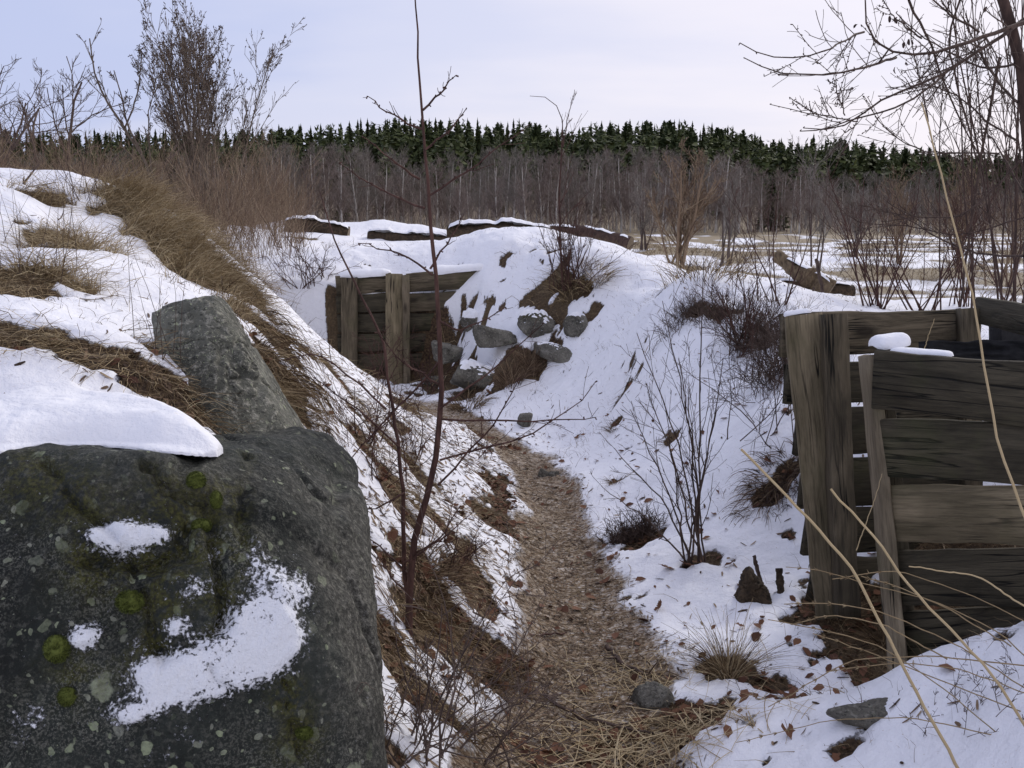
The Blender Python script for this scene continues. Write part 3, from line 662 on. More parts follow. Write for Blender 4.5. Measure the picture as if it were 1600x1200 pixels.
# leaning lichen slab above it
slabc = (pt(290,485,3.05) + pt(400,690,2.75)) / 2
sl_pl = [((-.25, -.80, .55), .12), ((.86, .15, .50), .105), ((-.86, .1, -.45), .105), ((-.35, .1, .95), .235), ((.35, -.2, -.95), .42), ((0, 1, 0), .2), ((.50, -.62, .6), .115), ((.35, .1, .94), .20)]
SV, SF, SD = rock_mesh('slab', slabc, sl_pl, M_SLAB, p=14, sub=6, seed=8, amp=.05, fine=.008)
slab = solo('boulder', SV, SF, M_SLAB, 'pale grey granite slab leaning on the grassy bank above the dark boulder', 'boulder', attrs={'moss': np.zeros(len(SV))})

def stone(u, v, size, seed, label, name='stone', snow=0, Y=None, mat=M_STONE, moss=0., lift=.05, thr=.5, sub=5):
    c = on(u, v) if Y is None else pt(u, v, Y)
    if Y is None: c = c + [0, 0, size[2] * lift]
    V, F, D = rock_mesh('s', c, rand_planes(size, seed), mat, p=18, sub=sub, seed=seed, amp=.07, fine=.022)
    mo = np.full(len(V), 1.) * moss * sstep(.2, .9, D[:, 2])
    if snow:
        r = thing(name, label, 'stone', (c[0], c[1], c[2] - size[2]), group='stones')
        part('rock_body', V, F, mat, r, attrs={'moss': mo}); snow_on(V, F, D, r, snow, thr); del r['group']
        return r
    return solo(name, V, F, mat, label, 'stone', attrs={'moss': mo})
stone(745, 590, (.25, .20, .11), 11, 'broad grey stone at the foot of the plank wall, widest of the pit stones', snow=.03, Y=8.15, thr=.75)
stone(775, 527, (.18, .15, .07), 12, 'flat grey boulder-stone lying on the broad one beside the plank wall', snow=.0, Y=8.25)
stone(735, 510, (.10, .10, .06), 13, 'snow-capped grey stone tucked against the right end of the plank wall', snow=.035, lift=.2, thr=.3)
stone(838, 520, (.15, .15, .12), 14, 'mossy round boulder on the bank under the snow shelf', snow=.035, moss=.9, lift=.05, thr=.6)
stone(902, 518, (.11, .11, .10), 15, 'pale pointed stone standing out of the snow right of the mossy one', snow=.03, lift=.05, thr=.8)
stone(868, 560, (.18, .14, .055), 16, 'low brown stone wedged beneath the pale pointed stone', snow=.012, lift=.1, thr=.9)
stone(700, 555, (.13, .14, .08), 17, 'small dark stone in the corner behind the broad one', Y=8.35)
stone(680, 600, (.10, .10, .07), 18, 'grey stone on the pit floor in front of the wall post')
stone(820, 670, (.065, .06, .05), 19, 'small grey stone where the path bends out of sight', lift=.4)
stone(762, 705, (.04, .04, .03), 20, 'tiny grey stone beside the path below the left bank')
stone(850, 742, (.05, .04, .018), 21, 'flat dark stone trodden into the middle of the path')
stone(1022, 1102, (.065, .055, .045), 22, 'pale grey stone among the straw in the foreground', lift=-.1)
stone(1370, 1122, (.15, .05, .024), 23, 'long flat stone at the foot of the plank box', snow=0, lift=-.6)
stone(865, 742, (.035, .03, .022), 24, 'small brown-grey stone next to the flat one on the path')

# ------------------------------------------------------------------ weathered boards
def board(a, b, w, th, mat, root, name='plank', up=(0, 0, 1), seed=0, k=22, rag=.004, sag=0., label=None, ends=True):
    "a sawn plank from a to b (world points at the middle of its ends), width w along 'up', thickness th"
    a, b = np.array(a, float), np.array(b, float); L = np.linalg.norm(b - a); x = (b - a) / L
    z = np.array(up, float); z = nrm(z - x * (z @ x)); y = np.cross(z, x)
    rg = np.random.default_rng(seed + 1000)
    t = np.linspace(0, L, k); cs = []
    c = .0035
    prof = [(-th/2 + c, -w/2), (th/2 - c, -w/2), (th/2, -w/2 + c), (th/2, 0), (th/2, w/2 - c), (th/2 - c, w/2), (-th/2 + c, w/2), (-th/2, w/2 - c), (-th/2, 0), (-th/2, -w/2 + c)]
    m = len(prof); V = np.zeros((k, m, 3))
    for j, (py, pz_) in enumerate(prof):
        V[:, j, 0] = t; V[:, j, 1] = py + rag * .7 * fbm(t * 5 + seed, t * 0 + j * .05, s=seed, o=3) + .006 * math.sin(seed) * (pz_ / w) 
        V[:, j, 2] = pz_ + rag * 1.2 * np.sign(pz_) * fbm(t * 7, t * 0 + np.sign(pz_) * 3 + seed, s=seed + 2, o=3) + sag * (t / L * 2 - 1) ** 2
    V[0, :, 0] += rg.normal(0, .0025, m); V[-1, :, 0] += rg.normal(0, .0025, m)
    V = V.reshape(-1, 3)
    i = np.arange(k - 1)[:, None] * m; s = np.arange(m)[None]; s2 = (s + 1) % m
    F = np.stack([i + s, i + m + s, i + m + s2, i + s2], -1).reshape(-1, 4)
    caps = np.array([list(range(m)), [(k - 1) * m + q for q in range(m)][::-1]])
    me = mesh_np(name, V - [L / 2, 0, 0], [F, caps], mat, smooth=False)
    o = bpy.data.objects.new(name, me); COL.objects.link(o)
    mid = (a + b) / 2
    M = Matrix(((x[0], y[0], z[0], mid[0]), (x[1], y[1], z[1], mid[1]), (x[2], y[2], z[2], mid[2]), (0, 0, 0, 1)))
    if root is not None:
        o.parent = root; M = Matrix.Translation(-Vector(root.location)) @ M
    o.matrix_basis = M
    if label: o['label'] = label
    return o
def nail(p, nrmv, root, r=.004):
    n = nrm(np.array(nrmv, float)); P = np.array([[np.array(p) - n * .004, np.array(p) + n * .0025, np.array(p) + n * .003]]); V, F = tubes(P, np.array([[r, r, .0006]]), 7)
    part('nail', V, F, M_TAR, root, smooth=False)
def snow_strip(a, b, w, th, root, seed=0, name='snow_cap', k=30, t0=0., t1=1.):
    "snow lying along the top edge of a board"
    a, b = np.array(a, float), np.array(b, float); A = a + (b - a) * t0; B = a + (b - a) * t1
    t = np.linspace(0, 1, k); L = np.linalg.norm(B - A); x = nrm(B - A); y = nrm(np.cross([0, 0, 1.], x))
    env = np.sqrt(np.clip(1 - (2 * t - 1) ** 6, 0, 1)) * (1 + .35 * fbm(t * L * 9 + seed, t * 0, s=seed, o=3))
    ang = np.linspace(-.35, math.pi + .35, 11); V = np.zeros((k, 11, 3))
    for j, q in enumerate(ang):
        V[:, j] = A + (B - A) * t[:, None] + y * (w / 2 * math.cos(q) * np.clip(env, .15, 2))[:, None] + np.array([0, 0, 1]) * (th * math.sin(q) * env)[:, None]
    i = np.arange(k - 1)[:, None] * 11; s = np.arange(10)[None]; F = np.stack([i + s, i + 11 + s, i + 12 + s, i + 1 + s], -1).reshape(-1, 4)
    return part(name, V.reshape(-1, 3), F, M_SNOW, root)

# near plank box, right
box = thing('plank_box', 'dark weathered plank box standing in the snow right of the path', 'plank box', tuple(pt(1330, 960, 3.4) * [1, 1, 0]))
def up_of(a, b): return nrm(np.array(a) - np.array(b))
# back wall boards
YL, YR = 3.56, 3.86
rows = [((1221,524),(1528,514),66),((1228,600),(1520,590),64),((1244,676),(1530,664),66),((1252,757),(1530,745),70),((1258,832),(1540,820),66),((1266,906),(1540,894),62),((1272,972),(1540,960),56)]
for i, (l, r, hpx) in enumerate(rows):
    a, b = pt(*l, YL), pt(*r, YR); board(a, b, (hpx + (11 if i > 1 else 2)) / 1600 * 3.6, .026, [M_WG, M_WD, M_WD, M_WD, M_WD, M_WD, M_WD][i], box, seed=i + 1, rag=.005, label='topmost board of the back wall' if i == 0 else None)
# wide plank and squared beam of the left post
board(pt(1254,492,3.50), pt(1304,965,3.36), .125, .035, M_WY, box, 'post', up=(1, -.15, 0), seed=21, label='broad flat plank of the left post')
board(pt(1302,491,3.44), pt(1322,962,3.30), .075, .075, M_WG, box, 'post', up=(1, 0, 0), seed=22, rag=.006, label='squared beam of the left post')
snow_strip(pt(1224,493,3.52), pt(1268,490,3.5), .05, .022, box, 3)
# front wall
board(pt(1357,556,3.02), pt(1407,1092,2.90), .032, .085, M_WE, box, 'post', up=(1, 0, 0), seed=23, label='thin pale upright at the corner of the front wall')
board(pt(1374,560,3.05), pt(1424,1080,2.95), .05, .05, M_WD, box, 'post', up=(1, 0, 0), seed=24)
frows = [((1366,592),(1760,632),92,M_WD),((1376,698),(1760,716),92,M_WD),((1384,801),(1760,808),90,M_WY),((1396,903),(1760,900),90,M_WD),((1406,990),(1760,975),70,M_WD),((1412,1062),(1760,1045),62,M_WG)]
for i, (l, r, hpx, m) in enumerate(frows):
    a, b = pt(*l, 2.965), pt(*r, 2.50); board(a, b, (hpx + 2) / 1600 * 2.9, .026, m, box, seed=41 + i, rag=.005, label='paler yellowish middle board of the front wall' if i == 2 else None)
fn = nrm(np.cross(pt(1760,632,2.50) - pt(1366,592,2.965), [0, 0, 1]))
for u, v in [(1400,573),(1400,620),(1408,670),(1408,726),(1416,776),(1416,828)]:
    nail(pt(u, v, 2.92) + 0, -fn if fn[1] > 0 else fn, box, .005)
# snow on the corner of the front wall
snow_strip(pt(1362,540,3.0), pt(1418,532,3.02), .09, .030, box, 5)
snow_strip(pt(1390,549,2.97), pt(1490,556,2.86), .06, .018, box, 6)
# inner corner post behind, stub of cross board
board(pt(1512,482,3.78), pt(1520,900,3.7), .07, .05, M_WG, box, 'post', up=(1, 0, 0), seed=25, label='upright at the right end of the back wall')
board(pt(1528,484,3.80), pt(1700,520,3.0), .10, .025, M_WD, box, seed=27)
# black sheeting at the far right
def crumple(o, ux, vx, nx_, ny_, seed, amp, label):
    U, W = np.meshgrid(np.linspace(0, 1, 46), np.linspace(0, 1, 40))
    P = np.array(o)[None, None] + U[..., None] * np.array(ux) + W[..., None] * np.array(vx)
    n = nrm(np.cross(ux, vx)); d = amp * (1 - 2 * np.abs(fbm(U * 5, W * 5, s=seed, o=4)))
    P = P + n * d[..., None] + np.array([0, 0, 1]) * (.25 * amp * fbm(U * 9, W * 2, s=seed + 1, o=3) * (W > .85))[..., None]
    V0 = P.reshape(-1, 3); V = np.vstack([V0, V0 + n * .006]); k = 46; i = (np.arange(39)[:, None] * k + np.arange(45)[None]).ravel()
    F = np.c_[i, i + 1, i + k + 1, i + k]; m_ = len(V0)
    b = np.r_[np.arange(45), np.arange(45) + 39 * k]; br = np.arange(39) * k
    S = np.vstack([np.c_[b, b + 1, b + 1 + m_, b + m_], np.c_[br, br + k, br + k + m_, br + m_], np.c_[br + 45, br + 45 + k, br + 45 + k + m_, br + 45 + m_]])
    solo('black_sheeting', V, np.vstack([F, F[:, ::-1] + m_, S]), M_TAR, label, 'sheeting')
c0 = pt(1440,600,3.35); crumple(c0, pt(1760,600,3.1) - c0, (0, .05, .13), 1, 1, 3, .02, 'crumpled black sheeting inside the plank box')
c1 = pt(1565,560,4.4); t1 = thing('rotten_post', 'blackened leaning post with a snow cap behind the box at the frame edge', 'post', tuple(c1 - [0, 0, .5]))
board(pt(1600,486,4.4), pt(1620,640,4.4), .30, .09, M_TAR, t1, 'post_body', up=(1, .2, 0), seed=61, rag=.02)
snow_strip(pt(1552,487,4.4), pt(1690,482,4.4), .09, .03, t1, 8)

# far retaining wall
wall = thing('plank_wall', 'grey-brown plank retaining wall at the bend of the trench', 'plank wall', tuple(pt(620, 590, 9.0) * [1, 1, 0]))
for i, (l, r, hpx, m) in enumerate([((525,446),(612,441),29,M_WG),((526,476),(612,472),28,M_WD),((528,506),(612,503),28,M_WD),((528,537),(612,534),28,M_WD),((530,568),(612,565),26,M_WD),
                                    ((636,443),(764,432),30,M_WG),((636,474),(758,466),29,M_WG),((636,505),(745,499),28,M_WD),((636,536),(730,531),28,M_WD),((636,566),(730,562),27,M_WD)]):
    Y0 = 9.02; yl, yr = (Y0, Y0) if i < 5 else (Y0, Y0 + .18)
    board(pt(*l, yl), pt(*r, yr), hpx / 1600 * 9.05, .03, m, wall, seed=70 + i, rag=.007, sag=.003)
for i, (u0, u1, w, m, yy, vt) in enumerate([(546,546,.14,M_WG,8.95,434),(616,617,.15,M_WY,8.93,428),(634,636,.06,M_WE,8.90,430)]):
    board(pt(u0, vt, yy), pt(u1, 606, yy), w, .04, m, wall, 'post', up=(1, 0, 0), seed=90 + i)
snow_strip(pt(527,432,9.06), pt(612,427,9.06), .16, .05, wall, 11); snow_strip(pt(640,429,9.12), pt(762,418,9.2), .14, .05, wall, 12)

# ------------------------------------------------------------------ logs on the snow ridge
def log(pts, r0, r1, mat, label, seed=0, snow=.05, name='log', k=40, rough=.22, sides=20):
    P = trace(pts, k)[None]; R = np.linspace(r0, r1, k)[None] * (1 + .12 * fbm(np.arange(k) * .5 + seed, np.zeros(k), s=seed, o=2))[None]
    V, F = tubes(P, R, sides); ax = P[0]; near = np.repeat(ax, sides, 0); d = V - near
    V = near + d * (1 + rough * fbm(V[:, 0] * 9, V[:, 1] * 9, V[:, 2] * 9, o=3, s=seed))[:, None]
    root = thing(name, label, 'log', tuple(ax.mean(0) - [0, 0, r0]))
    part('bark', V, F, mat, root)
    for e_, rr in ((0, R[0, 0]), (k - 1, R[0, -1])):
        cap = np.vstack([V[e_ * sides:(e_ + 1) * sides], ax[e_]]); FF = np.array([[i, (i + 1) % sides, sides] for i in range(sides)]); part('cut_end', cap, FF, M_CUT, root)
    if snow:
        x = nrm(ax[-1] - ax[0]); y = nrm(np.cross([0, 0, 1.], x)); ang = np.linspace(.3, math.pi - .95, 9); n = k
        t = np.linspace(0, 1, n); env = (.55 + .45 * sstep(-.4, .3, fbm(t * 5 + seed, t * 0, s=seed + 4, o=2))) * np.sqrt(np.clip(1 - (2 * t - 1) ** 8, 0, 1))
        W = np.zeros((n, 9, 3))
        for j, q in enumerate(ang):
            rr = R[0] * 1.0 + snow * math.sin(q) ** .6 * env - .02 * (1 - env)
            W[:, j] = ax + y * (rr * math.cos(q))[:, None] + np.array([0, 0, 1]) * (rr * math.sin(q))[:, None]
        i = np.arange(n - 1)[:, None] * 9; s = np.arange(8)[None]; FF = np.stack([i + s, i + 9 + s, i + 10 + s, i + 1 + s], -1).reshape(-1, 4)
        part('snow_cap', W.reshape(-1, 3), FF, M_SNOW, root)
    return root
log([(446,358,13.2),(490,357,13.3),(545,366,13.3)], .14, .10, M_TURF, 'dark short log with a snow cap at the left end of the snow ridge', 1, .05)
log([(700,374,13.3),(780,367,13.3),(862,369,13.3)], .17, .13, M_TURF, 'thick snow-topped turf log in the middle of the snow ridge', 2, .07)
log([(850,366,13.6),(920,366,13.5),(985,382,13.2)], .12, .10, M_BUD, 'bare grey log sloping down at the right end of the ridge', 3, .015)
log([(575,372,13.2),(640,376,13.2),(700,380,13.2)], .09, .09, M_TURF, 'low mossy log half sunk under snow between the two thick logs', 4, .06)
log([(1214,402,8.2),(1250,425,8.0),(1300,452,7.9)], .055, .085, M_TURFL, 'broken leaning log sticking out of the snow behind the box', 5, .006, rough=.8, name='broken_log')
log([(1196,448,8.0),(1250,450,8.0),(1330,456,8.1)], .05, .06, M_TURF, 'dark fallen log lying beneath the broken leaning log', 6, .02)

# ------------------------------------------------------------------ sky is the world; far forest
def spruce(seed, H=12, Rr=1.9, pine=False):
    rg = np.random.default_rng(seed)
    n = 620 if not pine else 520
    if pine:
        h = rg.uniform(.30, 1.0, n); prof = Rr * np.minimum(1, (1.04 - h) * 2.6) ** .8 * rg.uniform(.4, 1.0, n)
    else:
        h = rg.uniform(.10, 1.0, n); h = 1 - (1 - h) ** 1.05; prof = Rr * (1 - h) ** .85 * (.75 + .35 * np.sin(h * 60 + rg.uniform(0, 6))) + .12
    th = rg.uniform(0, 6.283, n); L = prof * rg.uniform(.6, 1.12, n)
    st = np.c_[np.zeros(n), np.zeros(n), h * H]; d = np.c_[np.cos(th), np.sin(th), rg.uniform(-.55, .1, n) if not pine else rg.uniform(-.1, .8, n)]
    P, _ = grow(st, d, L, np.full(n, .1), 4, .08, -.04 if not pine else .1, 1, rg)
    W = np.array([.10, .55, .5, .06])[None] * (.25 + .28 * L)[:, None] * rg.uniform(.7, 1.3, (n, 1))
    face = nrm(rg.normal(0, .45, (n, 1, 3)) + np.array([0, 0, 1.]))
    A = ribbons(P, W, face); face2 = nrm(rg.normal(0, .6, (n, 1, 3)) + np.c_[-np.sin(th), np.cos(th), 0 * th][:, None]); B = ribbons(P - [0, 0, .12], W * .8, face2)
    crown = merge(A, B); z = np.linspace(0, H * .99, 6); tp = np.c_[z * 0, z * 0, z][None]; trunk = tubes(tp, np.linspace(.17, .02, 6)[None], 6)
    if not pine:
        tip = tubes(np.array([[[0, 0, H * .9], [0, 0, H], [0, 0, H * 1.04]]]), np.array([[.16, .07, .01]]), 4); crown = merge((A[0], A[1]), (B[0], B[1]), tip)
    return crown, trunk
def proto(name, crown, trunk, mc, mt, label, cat, group):
    r = thing(name, label, cat, (0, 0, 0), group); link('crown', mesh_np('crown', crown[0], crown[1], mc, smooth=False), r); link('trunk', mesh_np('trunk', trunk[0], trunk[1], mt), r); return r
CG, PG, BG = 'spruces on the wooded ridge', 'pines on the wooded ridge', 'reddish bare trees along the field edge'
rg = np.random.default_rng(99)
sp = [proto('spruce_tree', *spruce(100 + i, 12, 1.9 + .3 * (i % 2)), M_NEEDLE, M_TWIGD, 'dark green spruce in the forest covering the low ridge beyond the field', 'spruce', CG) for i in range(5)]
pn = [proto('pine_tree', *spruce(200 + i, 12, 2.2, True), M_NEEDLEP, M_REDB, 'olive green pine among the spruces of the ridge forest', 'pine', PG) for i in range(3)]
def crest_scale(u):
    "tree size that gives the photo's skyline over the hill"
    return np.interp(u, [-200, 0, 120, 240, 400, 500, 560, 640, 700, 800, 880, 930, 1050, 1150, 1210, 1260, 1400, 1500, 1600, 1800],
                        [205, 203, 206, 203, 200, 196, 190, 183, 186, 188, 200, 192, 188, 203, 218, 212, 228, 236, 244, 256])
used = set()
def place(protos, x, y, s, z=None, rot=None):
    i = int(rg.integers(len(protos))); p = protos[i]
    o = p if id(p) not in used else copy_tree(p); used.add(id(p))
    zz = ground_z(x, y) if z is None else z
    o.location = (x, y, zz - .1); o.rotation_euler = (0, 0, rg.uniform(0, 6.28)); w = s * rg.uniform(.9, 1.45); o.scale = (w, w, s)
    return o
n_sp = n_pn = 0
rowsY = [(212, 2.7), (226, 2.5), (198, 4.0), (182, 5.0)]
# the rest of the wood, one mass of simpler conifers behind and between the nearer ones
mv = []
NM = 1300
my_ = rg.uniform(176, 250, NM); mx_ = rg.uniform(-.80, .80, NM) * my_; mz_ = height(mx_, my_)
mh = np.array([np.clip(pt(0, crest_scale(800 + 1600 * x_ / y_) + rg.uniform(-1, 13) + max(0, 212 - y_) * .7, y_)[2] - z_, 5, 16) for x_, y_, z_ in zip(mx_, my_, mz_)])
nb = 50
hh = rg.uniform(.08, 1, (NM, nb)); th_ = rg.uniform(0, 6.283, (NM, nb)); rr_ = 2.6 * (1 - hh) ** .8 + .15
S0 = np.stack([mx_[:, None] + 0 * hh, my_[:, None] + 0 * hh, mz_[:, None] + hh * mh[:, None]], -1).reshape(-1, 3)
D0 = np.stack([np.cos(th_), np.sin(th_), -.35 + 0 * hh], -1).reshape(-1, 3)
Pm, _ = grow(S0, D0, (rr_ * rg.uniform(.7, 1.2, hh.shape)).ravel(), np.full(hh.size, .1), 3, .08, -.05, 1, rg)
Vm, Fm = ribbons(Pm, np.array([.5, 1.5, .15])[None] * rg.uniform(.6, 1.1, (hh.size, 1)), nrm(rg.normal(0, .5, (hh.size, 1, 3)) + [0, -.5, .8]))
props(link('conifer_forest', mesh_np('conifer_forest', Vm, Fm, M_NEEDLE, smooth=False)), 'dense dark green conifer wood covering the low ridge beyond the field', 'forest', kind='stuff')
for Yr, dxr in rowsY:
    ux = -260.
    while ux < 1860:
        Y = Yr + rg.uniform(-4, 4); x = (ux - 800) / 1600 * Y * .99; z = ground_z(x, Y)
        vt = crest_scale(ux) + rg.choice([rg.uniform(-3, 3), rg.uniform(0, 14)]) + (224 - Yr) * .9 * (Yr < 212)
        top = pt(ux, vt, Y)[2]; H = max(top - z, 6.0); H = min(H, 24)
        pine = rg.random() < .30
        if pine and n_pn < 140: place(pn, x, Y, H / 12); n_pn += 1
        elif n_sp < 295: place(sp, x, Y, H / 12); n_sp += 1
        ux += dxr * rg.uniform(.75, 1.25) * 1600 / Y * .82
# bare broadleaf trees at the field edge
def birch(seed, H=9, spread=.30, dens=1.0):
    rg2 = np.random.default_rng(seed)
    T, TR = grow(np.zeros((1, 3)), np.array([[.0, 0, 1.]]), np.array([H]), np.array([.135]), 12, .025, .1, .15, rg2)
    a = sprout(T, TR, int(34 * dens), .22, .98, (.35, .75), (spread * .7, spread * 1.25), .5, rg2); A, AR = grow(*a, 6, .08, .10, .3, rg2)
    b = sprout(A, AR, 7, .2, 1, (.3, .7), (.35, .6), .6, rg2); B, BR = grow(*b, 5, .10, .08, .3, rg2)
    c = sprout(B, BR, 6, .2, 1, (.3, .7), (.35, .7), .7, rg2); C, CR = grow(*c, 4, .12, .06, .4, rg2)
    trunk = tubes(T, TR, 6)
    crown = merge(tubes(A, np.maximum(AR, .012), 3), ribbons(B, np.maximum(BR, .009) * 2), ribbons(C, np.maximum(CR * 0 + .007, .007) * 2))
    return crown, trunk
bt = [proto('birch_tree', *birch(300 + i, 9, [.26, .34, .30, .38][i % 4]), [M_FTWIG, M_FTWIGG][i % 2], M_BIRCH, ['slender leafless tree with reddish crown and pale trunk beyond the field', 'slender leafless tree with grey crown and pale trunk beyond the field'][i % 2], 'bare tree', [BG, 'grey-crowned bare trees along the field edge'][i % 2]) for i in range(5)]
n_b = 0
for Yr, du in [(108, 21), (116, 19), (126, 17), (138, 16), (150, 17)]:
    ux = -220.
    while ux < 1800:
        Y = Yr + rg.uniform(-4, 4); x = (ux - 800) / 1600 * Y * .99
        vt = np.interp(ux, [0, 300, 480, 700, 1000, 1130, 1200, 1400, 1600], [262, 254, 246, 254, 250, 250, 270, 280, 296]) + rg.uniform(-8, 30)
        z = ground_z(x, Y); H = np.clip(pt(ux, vt, Y)[2] - z, 4, 13)
        if n_b < 298: place(bt, x, Y, H / 9, z); n_b += 1
        ux += du * rg.uniform(.6, 1.5)
# understorey thicket mass in front of and between the trunks
n = 9000
X = rg.uniform(-75, 85, n); Y = rg.uniform(103, 160, n); Z = height(X, Y)
P, Rr = grow(np.c_[X, Y, Z], nrm(np.c_[rg.normal(0, .35, n), rg.normal(0, .35, n), np.ones(n)]), rg.uniform(1.2, 4.5, n), np.full(n, .02), 4, .12, .05, .4, rg)
s_ = sprout(P, Rr, 4, .25, 1, (.3, .7), (.3, .6), .7, rg); Q, QR = grow(*s_, 3, .12, .05, .5, rg)
V, F = merge(ribbons(P, Rr * 2.0), ribbons(Q, np.full(QR.shape, .022)))
props(link('undergrowth', mesh_np('undergrowth', V, F, M_FTWIG, smooth=False)), 'brown leafless undergrowth filling the foot of the far wood', 'undergrowth', kind='stuff')
# dark young conifers inside the wood
yc = [proto('young_spruce', *spruce(400 + i, 12, 2.6), M_NEEDLE, M_TWIGD, 'dark young spruce standing among the bare trees of the field edge', 'young spruce', 'young spruces among bare trees') for i in range(2)]
for u, Y, H in [(455,135,7),(540,140,8),(1200,118,7),(1215,120,5),(1190,125,6),(240,150,9),(60,150,9),(380,150,8),(600,150,8),(860,145,8),(930,150,8),(700,150,6),(1320,140,7),(1420,150,7),(780,152,8),(1040,150,7),(1120,150,7),(140,150,9),(310,150,8),(1520,150,6)]:
    place(yc, (u - 800) / 1600 * Y, Y, H / 12)

# ------------------------------------------------------------------ shrubs and bushes
def shrub(name, label, cat, base, stems, spec, mat, mtw, group=None, rng=None, sides=5, buds=None, stem_name='stem', max_stem_parts=14):
    """stems: (P n,k,3  R n,k) world coords; spec: list of dicts for sprout+grow levels"""
    rng = rng or RNG
    root = thing(name, label, cat, tuple(base), group)
    P, R = stems
    for i in range(min(len(P), max_stem_parts)):
        V, F = tubes(P[i:i+1], R[i:i+1], sides); part(stem_name, V, F, mat, root)
    out = []
    if len(P) > max_stem_parts: out.append(tubes(P[max_stem_parts:], R[max_stem_parts:], 4))
    last = (P, R); rmin = .0006
    for s in spec:
        a = sprout(*last, s['n'], *s.get('t', (.3, 1.)), s.get('ang', (.4, .8)), s.get('lr', (.25, .5)), s.get('rr', .6), rng)
        last = grow(*a, s.get('k', 5), s.get('wig', .10), s.get('up', .06), s.get('taper', .4), rng)
        R2 = np.maximum(last[1], s.get('rmin', rmin)); last = (last[0], R2)
        out.append(tubes(last[0], last[1], s.get('sides', 3)))
    if buds:
        nb, bl, br = buds; P2 = last[0]; idx = np.repeat(np.arange(len(P2)), nb); t = rng.uniform(.2, 1, len(idx)) * (P2.shape[1] - 1.01); i = t.astype(int); f = (t - i)[:, None]
        A = P2[idx, i] * (1 - f) + P2[idx, i+1] * f; d = nrm(P2[idx, i+1] - P2[idx, i] + rng.normal(0, .35 * 0 + .02, A.shape))
        Pb = A[:, None] + d[:, None] * (np.array([0, .35, .7, 1.]) * bl)[None, :, None]; Rb = np.array([.35, 1, .8, .08])[None] * br * rng.uniform(.7, 1.2, (len(A), 1))
        V, F = tubes(Pb, Rb, 4); part('buds', V, F, M_BUD, root, kind='stuff')
    if out:
        V, F = merge(*out); part('twigs', V, F, mtw, root, kind='stuff')
    return root
def fan(base, n, H, spread, r, rng, k=9, wig=.05, up=.05, jit=.06, hv=.35, lean=(0, 0)):
    b = np.array(base) + np.c_[rng.normal(0, jit, n), rng.normal(0, jit, n), np.zeros(n) - .02]
    d = nrm(np.c_[rng.normal(0, spread, n) + lean[0], rng.normal(0, spread, n) + lean[1], np.ones(n)])
    return grow(b, d, H * rng.uniform(1 - hv, 1 + .15, n), r * rng.uniform(.6, 1.1, n), k, wig, up, .3, rng)
g = lambda s: np.random.default_rng(s)

# budded willow on the left skyline
b = at(335, 11.5); r1 = g(501)
P, R = fan(b, 26, 1.95, .24, .011, r1, 10, .035, .02, .12, .15, (.07, 0))
shrub('willow_shrub', 'tall budded willow shrub with many upright stems, highest on the left skyline', 'willow', b, (P, R),
      [dict(n=7, t=(.35, .95), ang=(.25, .5), lr=(.25, .45), rr=.6, up=.07, wig=.05, k=7), dict(n=6, t=(.15, 1), ang=(.3, .6), lr=(.25, .5), rr=.6, up=.08, wig=.06, rmin=.0025), dict(n=3, t=(.2, 1), ang=(.3, .6), lr=(.3, .55), up=.06, rmin=.002)],
      M_WILLOW, M_WILLOW, rng=r1, buds=(1, .030, .005))
def tr_stems(lst, k=12, jit=.004): 
    P = np.array([trace(p[0], k, jit) for p in lst]); R = np.array([np.linspace(p[1], p[2], k) for p in lst]); return P, R
r1 = g(502); b = at(262, 11.0)
P, R = tr_stems([([(255,330,11),(222,240,11),(185,190,11),(150,130,11),(140,60,11)], .02, .006), ([(222,240,11),(200,200,11),(190,150,11),(178,110,11)], .012, .005), ([(195,200,11),(215,150,11),(222,85,11)], .01, .004), ([(250,320,11),(235,260,11),(230,190,11),(245,120,11)], .01, .004)])
shrub('willow_shrub', 'smaller budded willow leaning left beside the tall one', 'willow', b, (P, R),
      [dict(n=9, t=(.35, 1), ang=(.3, .7), lr=(.12, .25), up=.08, rmin=.003, k=6), dict(n=5, t=(.2, 1), ang=(.3, .6), lr=(.3, .5), up=.06, rmin=.0025)], M_WILLOW, M_WILLOW, rng=r1, buds=(1, .032, .005))
# gnarled lichen-grey trees further left
for (u, Y, top, sd, lab) in [(30, 26, 90, 503, 'gnarled grey tree with forking boughs at the left frame edge'), (110, 24, 100, 504, 'low gnarled grey tree with long arching boughs between the edge tree and the willows'), (-60, 30, 100, 505, 'gnarled grey tree cut by the left frame edge')]:
    r1 = g(sd); b = at(u, Y); H = pt(u, top, Y)[2] - b[2]
    P, R = grow(np.repeat([b - [0, 0, .2]], 4, 0), nrm(np.c_[r1.normal(0, .45, 4), r1.normal(0, .45, 4), np.ones(4)]), np.full(4, H * 1.0), np.full(4, .07), 10, .16, .06, .3, r1)
    shrub('gnarled_tree', lab, 'tree', b, (P, R), [dict(n=7, t=(.2, 1), ang=(.5, 1.0), lr=(.3, .55), wig=.16, up=.06, k=8, rmin=.012), dict(n=7, t=(.2, 1), ang=(.5, 1.0), lr=(.3, .5), wig=.15, rmin=.007), dict(n=5, t=(.2, 1), ang=(.4, .9), lr=(.3, .6), wig=.1, rmin=.0045)], M_TWIG, M_TWIG, rng=r1, stem_name='bough')
